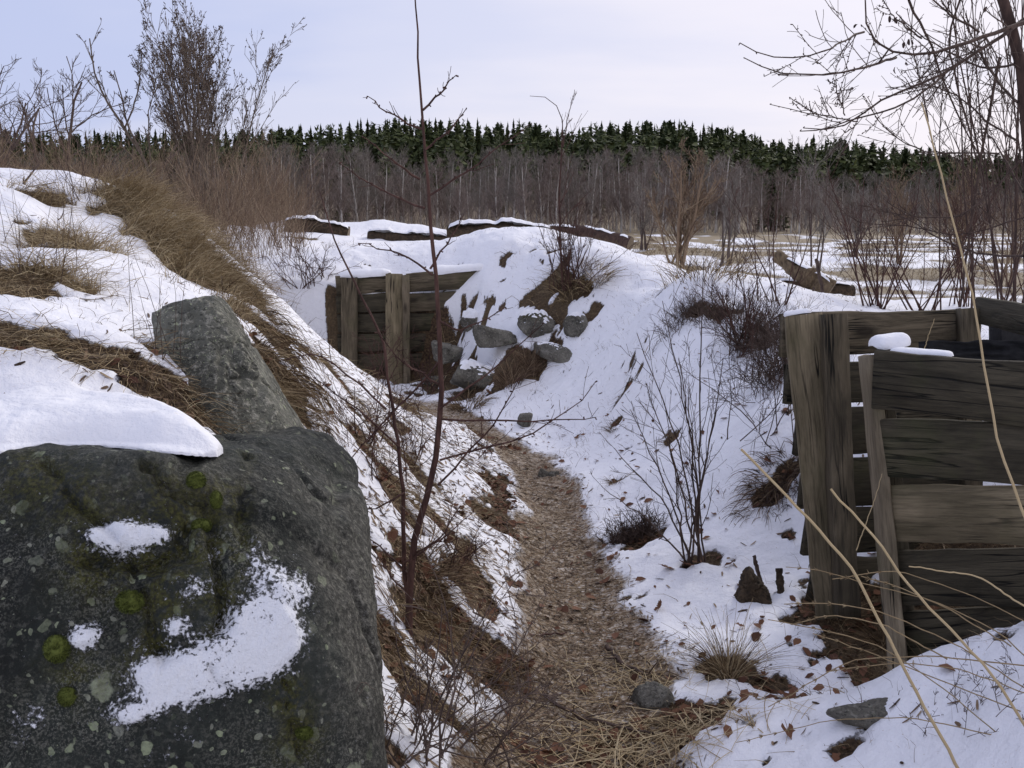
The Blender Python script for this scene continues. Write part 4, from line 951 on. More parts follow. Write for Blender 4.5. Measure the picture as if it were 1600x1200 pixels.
# russet thicket behind the left bank
TK = ['russet leafless bush in the thicket behind the left bank', 'tan-stemmed bush in the thicket behind the left bank']
protos_t = []
for i in range(6):
    r1 = g(520 + i); P, R = fan((0, 0, 0), 16, 1.7, .30, .006, r1, 8, .06, .02, .12, .45)
    o = shrub('thicket_bush', TK[i % 2], 'bush', (0, 0, 0), (P, R), [dict(n=6, t=(.2, 1), ang=(.25, .6), lr=(.25, .5), rmin=.0025, up=.08), dict(n=4, t=(.2, 1), ang=(.3, .6), lr=(.3, .55), rmin=.0018, up=.05)], M_TANST, M_TANST, ('russet bushes of the left thicket', 'tan bushes of the left thicket')[i % 2], r1, 3, max_stem_parts=0)
    protos_t.append(o)
r1 = g(540); spots = []
for k in range(46):
    u = r1.uniform(-120, 440); Y = r1.uniform(8.6, 17) if u > 200 else r1.uniform(7.5, 18)
    spots.append((u, Y))
for k in range(7): spots.append((r1.uniform(400, 480), r1.uniform(13.5, 17)))
for k, (u, Y) in enumerate(spots):
    p = protos_t[k % 6]; o = p if k < 6 else copy_tree(p); b = at(u, Y)
    vt = np.interp(u, [-120, 0, 150, 250, 320, 400, 440, 500], [210, 215, 200, 215, 190, 215, 240, 270]) + r1.uniform(-10, 75)
    H = max(pt(u, vt, Y)[2] - b[2], .5) / 1.75; o.location = tuple(b); o.rotation_euler = (0, 0, r1.uniform(0, 6.28)); o.scale = (H * 1.0, H * 1.0, H)
r1 = g(551); b = at(1560, 6.6); P, R = fan(b, 16, 2.6, .16, .009, r1, 12, .03, .01, .35, .3, (-.03, 0))
shrub('thin_saplings', 'clump of thin upright stems rising behind the leaning tree above the box', 'sapling clump', b, (P, R), [dict(n=9, t=(.2, 1), ang=(.3, .7), lr=(.12, .3), rmin=.0025, wig=.06), dict(n=4, t=(.2, 1), ang=(.3, .8), lr=(.3, .5), rmin=.0018, wig=.06)], M_BUD, M_TWIGD, rng=r1, max_stem_parts=16)
# central bush with tall dead stem
r1 = g(560); b = on(888, 452)
P, R = fan(b, 26, .62, .42, .006, r1, 8, .07, .06, .07, .4)
P2, R2 = tr_stems([([(880,452,8.5),(874,370,8.5),(876,270,8.5),(878,215,8.5),(882,190,8.5),(868,155,8.5),(845,143,8.5),(828,150,8.5)], .011, .002), ([(880,230,8.5),(885,190,8.5),(893,165,8.5),(898,140,8.5)], .005, .002)], 14)
P2 = P2[:, :]; Pa = np.array([np.c_[[np.interp(np.linspace(0, 13, 14), np.linspace(0, 13, 8), P[i][:, j]) for j in range(3)]].T for i in range(len(P))]); Ra = np.array([np.linspace(R[i][0], R[i][-1], 14) for i in range(len(P))])
shrub('alder_bush', 'dense bare bush on the snowy mound with one tall stem hooked at the top', 'bush', b, (np.vstack([P2, Pa]), np.vstack([R2, Ra])),
      [dict(n=6, t=(.2, 1), ang=(.3, .8), lr=(.15, .38), rmin=.0018), dict(n=4, t=(.2, 1), ang=(.4, .8), lr=(.3, .5), rmin=.0013)], M_REDB, M_REDB, rng=r1)
# field bushes and small trees
for (u, v, Y, top, sp_, ns, sd, lab, mt) in [
    (1060,425,15,255,.22,9,571,'reddish bush in front of the far wood, right of the mound','r'), (1128,378,45,240,.20,5,572,'bare spreading tree at the start of the field','g'),
    (1266,385,38,225,.22,4,573,'round-crowned bare tree standing alone in the field','g'), (1000,360,60,262,.25,5,574,'grey bare tree at the left edge of the field','g'), (1400,375,46,255,.25,6,575,'bare brown tree in the field behind the box','r'),
    (1330,372,52,270,.25,6,576,'low bare tree between the lone tree and the box','g'), (1490,380,40,250,.28,7,577,'brown bare tree behind the forked tree on the right','r'), (1560,385,34,240,.28,7,578,'brown bare tree near the right frame edge','r')]:
    r1 = g(sd); b = at(u, Y); H = pt(u, top, Y)[2] - b[2]; q = Y / 40
    P, R = fan(b, ns, H * .85, sp_, .02 + .03 * q, r1, 9, .07, .06, .05 + .1 * q, .3)
    shrub('field_tree' if Y > 20 else 'field_bush', lab, 'tree' if Y > 20 else 'bush', b, (P, R), [dict(n=8, t=(.2, 1), ang=(.3, .8), lr=(.25, .5), rmin=.003 + .004 * q, k=6), dict(n=7, t=(.2, 1), ang=(.3, .8), lr=(.3, .5), rmin=.002 + .003 * q), dict(n=5, t=(.2, 1), ang=(.3, .7), lr=(.3, .6), rmin=.0015 + .0025 * q)], M_TWIG if mt == 'g' else M_TANST, M_FTWIGG if mt == 'g' else M_TANST, rng=r1)
# bushes behind the box
for (u, v, Y, H, sp_, ns, sd, lab) in [(1368,490,7.0,1.0,.42,16,581,'fan-shaped brown bush just behind the plank box'), (1440,488,7.2,.9,.40,12,582,'brown bush behind the right half of the plank box'), (1500,484,7.6,1.05,.3,12,583,'taller brown bush right of the fan-shaped one'), (1585,486,7.4,1.3,.3,10,584,'brown bush at the foot of the leaning tree'), (1215,480,6.6,.75,.3,7,585,'sparse reddish bush left of the plank box post'),
                                      (1160,560,5.6,.55,.5,14,586,'low dark brush leaning on the bank left of the box')]:
    r1 = g(sd); b = at(u, Y) if sd < 585 else on(u, v)
    P, R = fan(b, ns, H, sp_, .0065, r1, 9, .06, .05, .05, .4)
    shrub('bare_bush', lab, 'bush', b, (P, R), [dict(n=5, t=(.2, 1), ang=(.35, .8), lr=(.2, .45), rmin=.0016), dict(n=4, t=(.2, 1), ang=(.4, .8), lr=(.3, .5), rmin=.0011)], M_REDB, M_REDB, rng=r1)
# tangled dark brush clumps on the right slope
for i, (u, v, w, H, n, lab) in enumerate([(1075,500,.16,.16,120,'dark heather clump near the crest of the right slope'), (1125,500,.15,.16,120,'dark heather clump beside the other on the crest'), (1185,545,.20,.26,220,'large tangled heather mass against the left side of the box'), (1215,600,.14,.30,150,'twiggy heather spilling under the box corner'),
                                        (985,845,.10,.12,150,'small dark heather clump on the right edge of the path'), (1010,835,.07,.10,80,'heather sprig beside the path clump'), (1225,770,.12,.08,90,'matted brown brush at the foot of the box')]):
    r1 = g(600 + i); b = on(u, v); bb = np.c_[b[0] + r1.normal(0, w * .5, n), b[1] + r1.normal(0, w * .5, n)]; zz = height(bb[:, 0], bb[:, 1])
    P, R = grow(np.c_[bb, zz - .01], nrm(np.c_[r1.normal(-.25, .55, n), r1.normal(-.3, .5, n), np.ones(n)]), H * r1.uniform(.5, 1.1, n), np.full(n, .0022), 5, .2, .0, .4, r1)
    s1 = sprout(P, R, 5, .2, 1, (.4, 1), (.3, .6), .7, r1); Q, QR = grow(*s1, 4, .2, 0, .5, r1)
    V, F = merge(tubes(P, R, 3), tubes(Q, np.maximum(QR, .0008), 3)); solo('heather_clump', V, F, M_TWIGD, lab, 'heather')

# thin bush on the right slope in front (many wiry stems)
r1 = g(620); b = on(1092, 888)
st = []
for tops in [(995,520),(1010,600),(1035,470),(1060,560),(1075,620),(1100,400),(1120,640),(1130,560),(1040,640),(960,700),(940,760),(985,640)]:
    Yb = b[1]; u0, v0 = 1092 + r1.uniform(-22, 12), 890 + r1.uniform(-6, 6); um = u0 + (tops[0] - u0) * .35 + r1.uniform(-8, 8); vm = v0 + (tops[1] - v0) * .5
    yt = Yb + r1.uniform(-.25, .25); st.append(([(u0, v0, Yb), (um, vm, (Yb + yt) / 2), (tops[0], tops[1], yt)], .0048, .0014))
P, R = tr_stems(st, 12, .004)
shrub('wiry_bush', 'wiry thin-stemmed bush rising from dead leaves right of the path', 'bush', b, (P, R), [dict(n=7, t=(.25, 1), ang=(.3, .8), lr=(.15, .35), rmin=.0011, up=.03), dict(n=3, t=(.2, 1), ang=(.4, .9), lr=(.25, .5), rmin=.0008)], M_TWIGD, M_TWIGD, rng=r1)
r1 = g(621); b = on(1200, 700); P, R = fan(b, 10, .55, .6, .003, r1, 8, .12, .03, .1, .4, (-.3, 0))
shrub('wiry_bush', 'low sprawling wiry bush against the snow left of the box post', 'bush', b, (P, R), [dict(n=7, t=(.2, 1), ang=(.4, 1), lr=(.2, .5), rmin=.001, wig=.15), dict(n=4, t=(.2, 1), ang=(.5, 1), lr=(.3, .6), rmin=.0008, wig=.15)], M_TWIGD, M_TWIGD, rng=r1)

# foreground sapling
Ys = 2.95; r1 = g(630); b = on(640, 1003); Ys = b[1]
S = lambda *q: [(u, v, Ys + d) for u, v, d in q]
st = [(S((640,1008,0),(639,900,0),(655,810,0),(678,745,0),(688,650,0),(690,560,0),(684,460,0),(670,330,0),(663,220,0),(656,130,0),(652,60,0),(647,-30,0)), .0122, .0018),
      (S((642,1005,.01),(632,900,.01),(629,760,.02),(622,690,.02),(608,610,.03),(602,540,.04),(575,480,.06),(540,415,.08),(518,360,.1),(500,300,.12)), .008, .0016)]
P, R = tr_stems(st, 30, .0015)
root = shrub('sapling', 'slender red-brown sapling with two stems, tallest stem reaching the top of the sky', 'sapling', b, (P, R), [], M_REDB, M_REDB, rng=r1, sides=8)
brs = [((661,202),(630,190),(600,170),(574,150)),((661,172),(685,150),(712,118)),((664,234),(700,205),(729,169)),((656,280),(620,255),(566,213)),((672,305),(740,260),(815,205)),((664,325),(600,300),(530,255)),
       ((690,655),(800,658),(900,656),(930,652)),((684,758),(734,703),(769,669),(800,615),(812,590)),((687,719),(744,703),(825,681),(915,628),(930,597)),((640,900),(600,860),(560,830)),((632,770),(600,790),(560,800)),
       ((604,640),(560,600),(500,550),(450,560)),((625,700),(560,640),(490,590)),((684,640),(740,600),(790,560),(850,505)),((630,880),(680,850),(740,800)),((686,600),(620,560),(590,520)),((690,560),(640,620),(560,700),(520,760)),
       ((672,420),(700,380),(720,340)),((676,430),(640,400),(560,380)),((639,870),(690,840),(720,790)),((640,930),(610,900),(590,870)),((683,500),(720,520),(790,480))]
Pb = np.array([trace([(u, v, Ys + r1.uniform(-.01, .01) + j * r1.uniform(-.05, .05)) for j, (u, v) in enumerate(q)], 9, .002) for q in brs]); Rb = np.repeat(np.linspace(.0035, .0011, 9)[None], len(brs), 0)
s2 = sprout(Pb, Rb, 5, .3, 1, (.4, .9), (.12, .3), .6, r1); Q, QR = grow(*s2, 4, .1, .05, .5, r1)
bud_i = np.repeat(Pb[:, 1:], 1, 0).reshape(-1, 3); Bd = bud_i[:, None] + nrm(r1.normal(size=(len(bud_i), 1, 3))) * np.array([0, .004, .008])[None, :, None]
for i in range(len(Pb)):
    V, F = tubes(Pb[i:i+1], Rb[i:i+1], 5); part('branch', V, F, M_REDB, root)
V, F = merge(tubes(Q, np.maximum(QR, .0008), 3), tubes(Bd, np.full(Bd.shape[:2], .0022), 4)); part('twigs', V, F, M_REDB, root, kind='stuff')

# leaning tree at the right edge
r1 = g(640); Yt = 4.6; b = at(1606, Yt); T = lambda q, y=Yt: [(u, v, y + .25 * i * s / len(q)) for i, (u, v) in enumerate(q) for s in [1]]
main = [([(1612,560,Yt),(1610,460,Yt),(1610,300,Yt),(1606,200,Yt),(1598,130,Yt),(1588,60,Yt),(1566,0,Yt),(1548,-60,Yt)], .032, .021)]
P, R = tr_stems(main, 20, .002)
tree = shrub('leaning_tree', 'bare tree with a dark trunk at the right frame edge spreading boughs over the box', 'tree', b, (P, R), [], M_BUD, M_BUD, rng=r1, sides=12, stem_name='trunk')
bq = [(((1640,20),(1560,50),(1500,70),(1440,90),(1400,90),(1365,70),(1350,40),(1352,0)), .011, .003, -.3), (((1400,90),(1370,100),(1330,112),(1280,118),(1230,118),(1192,108),(1162,90)), .006, .002, -.5), (((1350,50),(1320,62),(1290,80),(1260,92),(1215,93),(1170,82),(1156,67)), .005, .0018, -.5),
      (((1600,30),(1560,60),(1520,85),(1480,115),(1455,125),(1400,145),(1360,165),(1330,195),(1300,205),(1255,200)), .009, .002, -.2), (((1480,112),(1450,140),(1400,170),(1350,180),(1320,190),(1290,205),(1250,205)), .006, .002, -.3),
      (((1340,190),(1300,182),(1250,175),(1203,163)), .003, .0014, -.3), (((1320,180),(1310,150),(1302,122)), .003, .0014, -.35), (((1562,90),(1540,200),(1520,330),(1500,480)), .007, .006, .4), (((1500,0),(1480,60),(1500,150),(1520,220),(1545,330)), .005, .004, .5),
      (((1420,0),(1450,60),(1480,140),(1510,210),(1540,260)), .006, .003, .3), (((1590,220),(1540,190),(1500,150),(1450,130),(1420,140)), .005, .002, .2), (((1590,160),(1560,130),(1530,80),(1500,20)), .006, .002, .3), (((1585,100),(1540,110),(1500,90),(1440,60),(1400,20)), .006, .002, .4),
      (((1596,250),(1550,300),(1500,340),(1420,340),(1380,310)), .005, .002, .1), (((1600,400),(1540,400),(1480,380),(1400,330),(1340,320)), .006, .002, .5), (((1440,60),(1400,30),(1380,0)), .004, .0015, .2), (((1598,300),(1560,230),(1520,180)), .005, .002, .6), (((1530,50),(1480,20),(1440,-20)), .005, .003, -.1),
      (((1600,340),(1500,370),(1400,350),(1330,350),(1290,300)), .004, .0015, .3), (((1450,190),(1440,130),(1420,60),(1430,0)), .004, .002, .5), (((1560,240),(1480,240),(1420,230),(1380,200),(1350,150)), .0045, .0015, .4)]
Pb = np.array([trace([(u, v, Yt + dy * (1 - 0 * i) * min(1, i / 2)) for i, (u, v) in enumerate(q)], 14, .0025) for q, a_, c_, dy in bq]); Rb = np.array([np.linspace(a_, c_, 14) for q, a_, c_, dy in bq])
for i in range(len(Pb)):
    V, F = tubes(Pb[i:i+1], Rb[i:i+1], 6); part('bough', V, F, M_TWIGD, tree)
s1 = sprout(Pb, Rb, 11, .12, .82, (.4, .9), (.14, .36), .5, r1); Q, QR = grow(*s1, 7, .055, .03, .5, r1); QR = np.maximum(QR, .0016)
s2 = sprout(Q, QR, 3, .2, 1, (.4, .9), (.2, .5), .6, r1); Q2, QR2 = grow(*s2, 5, .06, .02, .5, r1)
nodes = np.vstack([Pb[:, 3:].reshape(-1, 3), Q[::2, 2:].reshape(-1, 3)]); Bd = nodes[:, None] + nrm(r1.normal(size=(len(nodes), 1, 3))) * np.array([0, .006, .011])[None, :, None]
V, F = merge(tubes(Q, QR, 3), tubes(Q2, np.maximum(QR2, .0011), 3), tubes(Bd, np.repeat([[.0022, .0026, .0008]], len(Bd), 0), 4)); part('twigs', V, F, M_TWIGD, tree, kind='stuff')
# withered leaves hanging on it
for (u, v, Y) in [(1400,32,4.3),(1412,70,4.3),(1425,68,4.3),(1417,100,4.2),(1398,110,4.2),(1337,40,4.2),(1405,38,4.4),(1430,75,4.4),(1420,66,4.5),(1550,8,4.5),(1540,14,4.4),(1390,30,4.35)]:
    c = pt(u, v, Y); N_ = 7; a = np.linspace(0, 6.283, N_, endpoint=False); q = nrm(r1.normal(size=3)); w = nrm(np.cross(q, [0, 0, 1.])); h = np.cross(q, w)
    V = c + .012 * (np.cos(a)[:, None] * w * .55 + np.sin(a)[:, None] * h * 1.2) + q * (.004 * np.cos(2 * a))[:, None]; V = np.vstack([V, c + q * .004]); part('withered_leaf', V, np.array([[i, (i + 1) % N_, N_] for i in range(N_)]), M_BUD, tree)

# ------------------------------------------------------------------ grass, litter, straw (stuff)
def scatter(n, xr, yr, w=None, rng=RNG, tries=6):
    X = rng.uniform(*xr, n * tries); Y = rng.uniform(*yr, n * tries)
    p = w(X, Y); k = rng.uniform(0, 1, len(X)) < p
    return X[k][:n], Y[k][:n]
def downhill(X, Y):
    e = .06; gxx = (height0(X + e, Y) - height0(X - e, Y)) / (2 * e); gyy = (height0(X, Y + e) - height0(X, Y - e)) / (2 * e)
    return gxx, gyy
def grass(X, Y, L, wd, flop, mat, name, label, rng, lean=None, k=5, cat='grass'):
    n = len(X); gxx, gyy = downhill(X, Y); Z = height(X, Y)
    dh = np.c_[-gxx, -gyy, -(gxx ** 2 + gyy ** 2)]; dn = nrm(dh)
    az_ = rng.uniform(0, 6.283, n) * .5 + 5 * fbm(X / .13, Y / .13, s=61, o=2) + 3; rd = np.c_[np.cos(az_), np.sin(az_), 0 * az_]
    sl = np.clip(np.hypot(gxx, gyy) * 1.4, 0, 1)[:, None]
    side = nrm(rd * (1 - .45 * sl) + dn * sl * .9 + (0 if lean is None else np.array(lean)))
    t = np.linspace(0, 1, k)[None, :, None]; Lc = L[:, None, None]; fl = (flop * rng.uniform(.5, 1.2, n))[:, None, None]
    up_ = np.array([0, 0, 1.])[None, None]
    P = np.c_[X, Y, Z - .005][:, None] + Lc * ((1 - fl * .8) * up_ * (t - .55 * fl * t * t) + side[:, None] * (fl * t ** 1.5) * .95 + rd[:, None] * .12 * t * t)
    P += rng.normal(0, .03, P.shape) * t * Lc * 1.5
    g2 = height0(P[..., 0].ravel(), P[..., 1].ravel()).reshape(P.shape[:2]) + .012; P[..., 2] = np.maximum(P[..., 2], g2 * (t[..., 0] > 0) + P[..., 2] * (t[..., 0] <= 0))
    W = wd[:, None] * np.linspace(1, .25, k)[None]
    V, F = ribbons(P, W)
    o = link(name, mesh_np(name, V, F, mat, smooth=False)); props(o, label, cat, kind='stuff'); return o
r1 = g(700)
pb = lambda a=1.0: (lambda X, Y: np.clip(bare(X, Y) * (1 - pathm(X, Y)) * a, 0, 1))
X, Y = scatter(24000, (-3.4, -.15), (2.2, 7.2), lambda X, Y: pb(.9)(X, Y) * (X < path_x(Y) - .45 * path_w(Y)), r1)
grass(X, Y, r1.uniform(.06, .22, len(X)), r1.uniform(.0016, .0034, len(X)), .85, M_GRASS, 'matted_grass', 'matted dead brown grass combed down the left bank', r1)
X, Y = scatter(11000, (-3.2, -1.0), (3.2, 6.0), lambda X, Y: np.clip(1.5 * np.exp(-((X + 1.50 + (Y - 4.3) * .30) / .28) ** 2) * bare(X, Y), 0, 1), r1, 16)
grass(X, Y, r1.uniform(.10, .30, len(X)), r1.uniform(.0016, .0034, len(X)), .6, M_GRASSL, 'tan_grass', 'long tan grass overhanging the crest of the left bank', r1)
X, Y = scatter(9000, (-.1, 3.0), (2.3, 9.5), lambda X, Y: pb(.6)(X, Y), r1, 10)
grass(X, Y, r1.uniform(.04, .14, len(X)), r1.uniform(.0016, .003, len(X)), .9, M_GRASSD, 'matted_grass', 'matted dead grass in the thawed patches of the right slope', r1)
X, Y = scatter(9000, (-4, 9), (8.5, 26), lambda X, Y: bare(X, Y) * .9, r1, 8)
grass(X, Y, r1.uniform(.10, .32, len(X)), r1.uniform(.005, .010, len(X)), .7, M_GRASS, 'field_grass', 'pale dead grass on the near field', r1, k=4)
X, Y = scatter(9000, (-6, 30), (26, 75), lambda X, Y: bare(X, Y) * .8, r1, 8)
grass(X, Y, r1.uniform(.25, .6, len(X)), r1.uniform(.012, .03, len(X)), .5, M_GRASS, 'field_grass', 'pale dead grass on the distant field', r1, k=3)
X, Y = scatter(9000, (-3.2, 2.6), (2.2, 12), lambda X, Y: (1 - pathm(X, Y)) * (1 - bare(X, Y)) * sstep(-.1, .5, fbm(X / .5, Y / .5, s=66, o=2) + .15), r1)
grass(X, Y, r1.uniform(.02, .15, len(X)), r1.uniform(.0013, .0026, len(X)), .5, M_GRASSD, 'snow_stubble', 'thin dead grass tips poking through the snow', r1, k=4)
# upright grasses in front of the thicket
X, Y = scatter(9000, (-9, -1.6), (6.2, 15), lambda X, Y: np.where((X / Y) < -.20, .9, 0.) * sstep(-.75, -.5, X / Y + 0 * X), r1, 8)
grass(X, Y, r1.uniform(.25, .75, len(X)), r1.uniform(.003, .006, len(X)), .35, M_TANST, 'upright_grass', 'tall standing dead grass at the foot of the left thicket', r1)
# path and bank litter
def litter(X, Y, L, wd, mat, name, label, rng, curl=.3, k=3, lift=.003, seg=None, cat='litter'):
    n = len(X); a = rng.uniform(0, 6.283, n); gxx, gyy = downhill(X, Y); Z = height(X, Y) + lift
    d = np.c_[np.cos(a), np.sin(a), gxx * np.cos(a) + gyy * np.sin(a) + rng.normal(0, .10, n)]; t = (np.linspace(-.5, .5, k))[None, :, None]
    bend = nrm(np.c_[-np.sin(a), np.cos(a), rng.uniform(-.1, .5, n)])
    P = np.c_[X, Y, Z][:, None] + d[:, None] * t * L[:, None, None] + bend[:, None] * (t ** 2) * (L * curl * rng.uniform(-1, 1, n))[:, None, None]
    P[..., 2] = np.maximum(P[..., 2], (Z - lift)[:, None] + (gxx[:, None] * (P[..., 0] - X[:, None]) + gyy[:, None] * (P[..., 1] - Y[:, None])) + .001)
    W = wd[:, None] * np.array([.7, 1, .5])[None] if k == 3 else wd[:, None] * np.ones(k)[None]
    face = nrm(np.c_[-gxx, -gyy, np.ones(n)] + rng.normal(0, .35, (n, 3)))[:, None]
    V, F = ribbons(P, W, np.cross(nrm(d), np.cross(face[:, 0], nrm(d)))[:, None])
    o = link(name, mesh_np(name, V, F, mat, smooth=False)); props(o, label, cat, kind='stuff'); return o
X, Y = scatter(8500, (-.9, 1.1), (2.2, 7.8), lambda X, Y: pathm(X, Y) * np.clip(1.6 - Y * .16, .3, 1), r1)
litter(X, Y, r1.uniform(.008, .035, len(X)), r1.uniform(.002, .007, len(X)), M_LITTER, 'leaf_crumbs', 'brown leaf crumbs trodden into the path', r1)
X, Y = scatter(3600, (-.6, 1.0), (2.2, 7.4), lambda X, Y: pathm(X, Y) * np.clip(1.3 - Y * .15, .2, 1), r1)
litter(X, Y, r1.uniform(.03, .11, len(X)), r1.uniform(.0012, .0026, len(X)), M_GRASSD, 'path_straw', 'broken straw and needles lying on the path', r1, .5, 4, cat='straw')
X, Y = scatter(15000, (-1.6, .2), (2.1, 7.2), lambda X, Y: (1 - pathm(X, Y)) * np.exp(-((X - path_x(Y)) + .45) ** 2 / .30) * (.12 + .5 * bare(X, Y)), r1, 10)
litter(X, Y, r1.uniform(.010, .045, len(X)), r1.uniform(.002, .010, len(X)), M_LITTER, 'leaf_crumbs', 'brown leaf crumbs scattered over the snow of the left bank', r1)
X, Y = scatter(1500, (.2, 2.4), (2.2, 8.2), lambda X, Y: (1 - pathm(X, Y)) * (.10 + .9 * bare(X, Y)), r1, 10)
litter(X, Y, r1.uniform(.008, .04, len(X)), r1.uniform(.002, .010, len(X)), M_LITTER, 'leaf_crumbs', 'sparse leaf crumbs on the snow of the right slope', r1)
# straw mat in the foreground
c = hit(1010, 1170); X = r1.normal(c[0], .19, 420); Y = r1.normal(c[1] + .02, .09, 420)
litter(X, Y, r1.uniform(.06, .24, 420), r1.uniform(.0014, .003, 420), M_STRAW, 'straw_mat', 'tangled golden straw flattened at the bottom of the path', r1, .35, 6, .012, cat='straw')
c = hit(1000, 1060); X = r1.normal(c[0], .14, 160); Y = r1.normal(c[1], .10, 160)
litter(X, Y, r1.uniform(.05, .18, 160), r1.uniform(.0012, .0024, 160), M_STRAW, 'straw_wisps', 'thin straw wisps above the tangled mat on the path', r1, .4, 6, .010, cat='straw')

# grass tufts (countable)
def tuft(u, v, n, L, spread, label, mat=M_GRASS, seed=0, flop=.4, wd=.0028, rad=.03, lean=(0, 0, 0)):
    r2 = g(800 + seed); b = on(u, v); a = r2.uniform(0, 6.283, n); q = rad * np.sqrt(r2.uniform(0, 1, n)); X = b[0] + q * np.cos(a); Y = b[1] + q * np.sin(a); Z = height(X, Y) - .01
    d = nrm(np.c_[np.cos(a) * spread + r2.normal(0, .25, n) + lean[0], np.sin(a) * spread + r2.normal(0, .25, n) + lean[1], np.ones(n) + lean[2]])
    P, R = grow(np.c_[X, Y, Z], d, L * r2.uniform(.35, 1.1, n), np.full(n, wd / 2), 7, .07, -flop * .35, .3, r2)
    gz = height0(P[..., 0].ravel(), P[..., 1].ravel()).reshape(P.shape[:2]) + .004; P[:, 1:, 2] = np.maximum(P[:, 1:, 2], gz[:, 1:])
    V, F = ribbons(P, R * 2); return solo('grass_tuft', V, F, mat, label, 'grass tuft', smooth=False)
tuft(1140, 1062, 260, .26, .55, 'straw-coloured grass tuft with upright blades between path and box', seed=1)
tuft(1125, 1050, 120, .14, .8, 'short brown tuft nestled in front of the straw-coloured one', M_GRASSD, seed=2)
tuft(965, 762, 120, .09, 1.0, 'small dead tuft in the snow right of the path', M_GRASSD, seed=3)
tuft(960, 676, 120, .10, 1.0, 'small dark tuft on the white slope, left of a pair', M_GRASSD, seed=4)
tuft(1055, 692, 140, .11, 1.0, 'small dark tuft on the white slope, right of a pair', M_GRASSD, seed=5)
tuft(1305, 965, 200, .16, .9, 'matted tuft at the foot of the box post', M_GRASSD, seed=6)
tuft(1380, 1010, 160, .14, .9, 'matted tuft between the post and the pale upright of the box', M_GRASSD, seed=7)
tuft(1205, 765, 260, .16, .9, 'rusty matted brush on the snow left of the lowest planks', M_LITTER, seed=13, flop=.8, wd=.004, rad=.08, lean=(-.4, -.3, 0))
tuft(1240, 745, 220, .16, .8, 'rusty brush pressed against the lower edge of the box post', M_LITTER, seed=14, flop=.8, wd=.004, rad=.07, lean=(-.4, -.2, 0))
tuft(1185, 800, 160, .13, .9, 'brown brush around the root-like stick', M_GRASSD, seed=15, flop=.9, wd=.003, rad=.09, lean=(-.4, -.2, 0))
tuft(740, 1035, 260, .16, .9, 'brown tangle hanging over the thawed hollow left of the path', M_GRASSD, seed=16, flop=.8, wd=.003, rad=.12)
tuft(655, 880, 260, .16, .9, 'rusty leafy tangle around the sapling stems', M_LITTER, seed=17, flop=.6, wd=.005, rad=.12)
tuft(700, 1125, 160, .13, .9, 'brown tangle under the arching brush at the bottom edge', M_GRASSD, seed=18, flop=.8, wd=.003, rad=.09)
tuft(392, 500, 420, .28, .8, 'dark matted roots hanging from the eroded crest right of the grey slab', M_GRASSD, seed=30, flop=1.6, wd=.004, rad=.16, lean=(.5, -.1, 0))
tuft(415, 560, 420, .26, .8, 'dark hanging grass beneath the eroded crest', M_GRASSD, seed=31, flop=1.6, wd=.004, rad=.15, lean=(.5, -.2, 0))
tuft(435, 615, 300, .20, .8, 'dark tangle at the foot of the eroded crest beside the boulder shoulder', M_GRASSD, seed=32, flop=1.4, wd=.003, rad=.12, lean=(.4, -.2, 0))
tuft(895, 445, 260, .30, .9, 'tan tuft under the dense bush on the mound', seed=8, wd=.005, rad=.15)
tuft(930, 440, 160, .25, .9, 'tan tuft on the right flank of the mound', seed=9, wd=.005, rad=.1)
tuft(800, 600, 260, .22, .5, 'rusty grass tuft hanging below the pit stones', M_LITTER, seed=10, wd=.005, rad=.09)
tuft(830, 575, 200, .20, .4, 'rusty grass tuft against the low brown stone', M_LITTER, seed=11, wd=.005, rad=.08)
tuft(730, 640, 200, .2, .7, 'brown tuft on the pit floor beside the wall', M_GRASSD, seed=12, wd=.005, rad=.12)
for k, (u, v) in enumerate([(1050,415),(1075,420),(1130,415),(1180,405),(1225,400),(1100,432),(1010,400),(1240,425),(1380,430),(1450,440),(1500,455),(1330,440)]):
    tuft(u, v, 240, .27, .6, ['pale tuft at the root of the reddish field bush','pale tuft just right of the reddish field bush','tuft on the field edge behind the slope crest','tuft left of the broken log','tuft directly behind the broken log','low tuft on the crest of the right slope','tuft at the left start of the field','tuft right of the broken log','tuft behind the fan-shaped bush','tuft behind the right part of the box','tuft below the taller brown bush','tuft between broken log and fan-shaped bush'][k], seed=20 + k, wd=.005, rad=.28)

# tall reeds and bent stalks, right foreground
def stalk(pts, r0, r1_, label, mat=M_STRAW, k=26, sides=6, head=0, name='dry_stalk'):
    P = trace(pts, k, .0008)[None]; R = np.linspace(r0, r1_, k)[None]; V, F = tubes(P, R, sides)
    if head:
        e_ = P[0, -5:]; n_ = 60; i = RNG.uniform(0, 3.99, n_); a_ = e_[i.astype(int)]; d = nrm(RNG.normal(0, .5, (n_, 3)) + nrm(e_[-1] - e_[0]) * 1.4); Q, QR = grow(a_, d, np.full(n_, head), np.full(n_, .0008), 3, .1, 0); V, F = merge((V, F), ribbons(Q, QR * 2))
    return solo(name, V, F, mat, label, 'dry stalk')
stalk([(1505,1215,1.9),(1420,1060,1.93),(1330,885,1.95),(1240,785,1.97),(1158,702,1.98)], .0034, .0024, 'thickest straw stalk leaning left across the foot of the box')
stalk([(1660,1230,1.9),(1600,1130,1.9),(1540,1040,1.92),(1420,915,1.94),(1360,830,1.95),(1298,764,1.96)], .0031, .0022, 'second thick straw stalk leaning left in front of the front planks')
stalk([(1690,1090,1.8),(1620,860,1.85),(1560,700,1.9),(1540,580,1.92),(1515,440,1.94),(1470,270,1.96),(1440,160,1.98)], .0032, .0015, 'very tall pale stalk curving up over the box into the trees')
stalk([(1620,960,2.1),(1530,900,2.1),(1420,885,2.1)], .0022, .0014, 'short reddish stalk crossing the lower front planks')
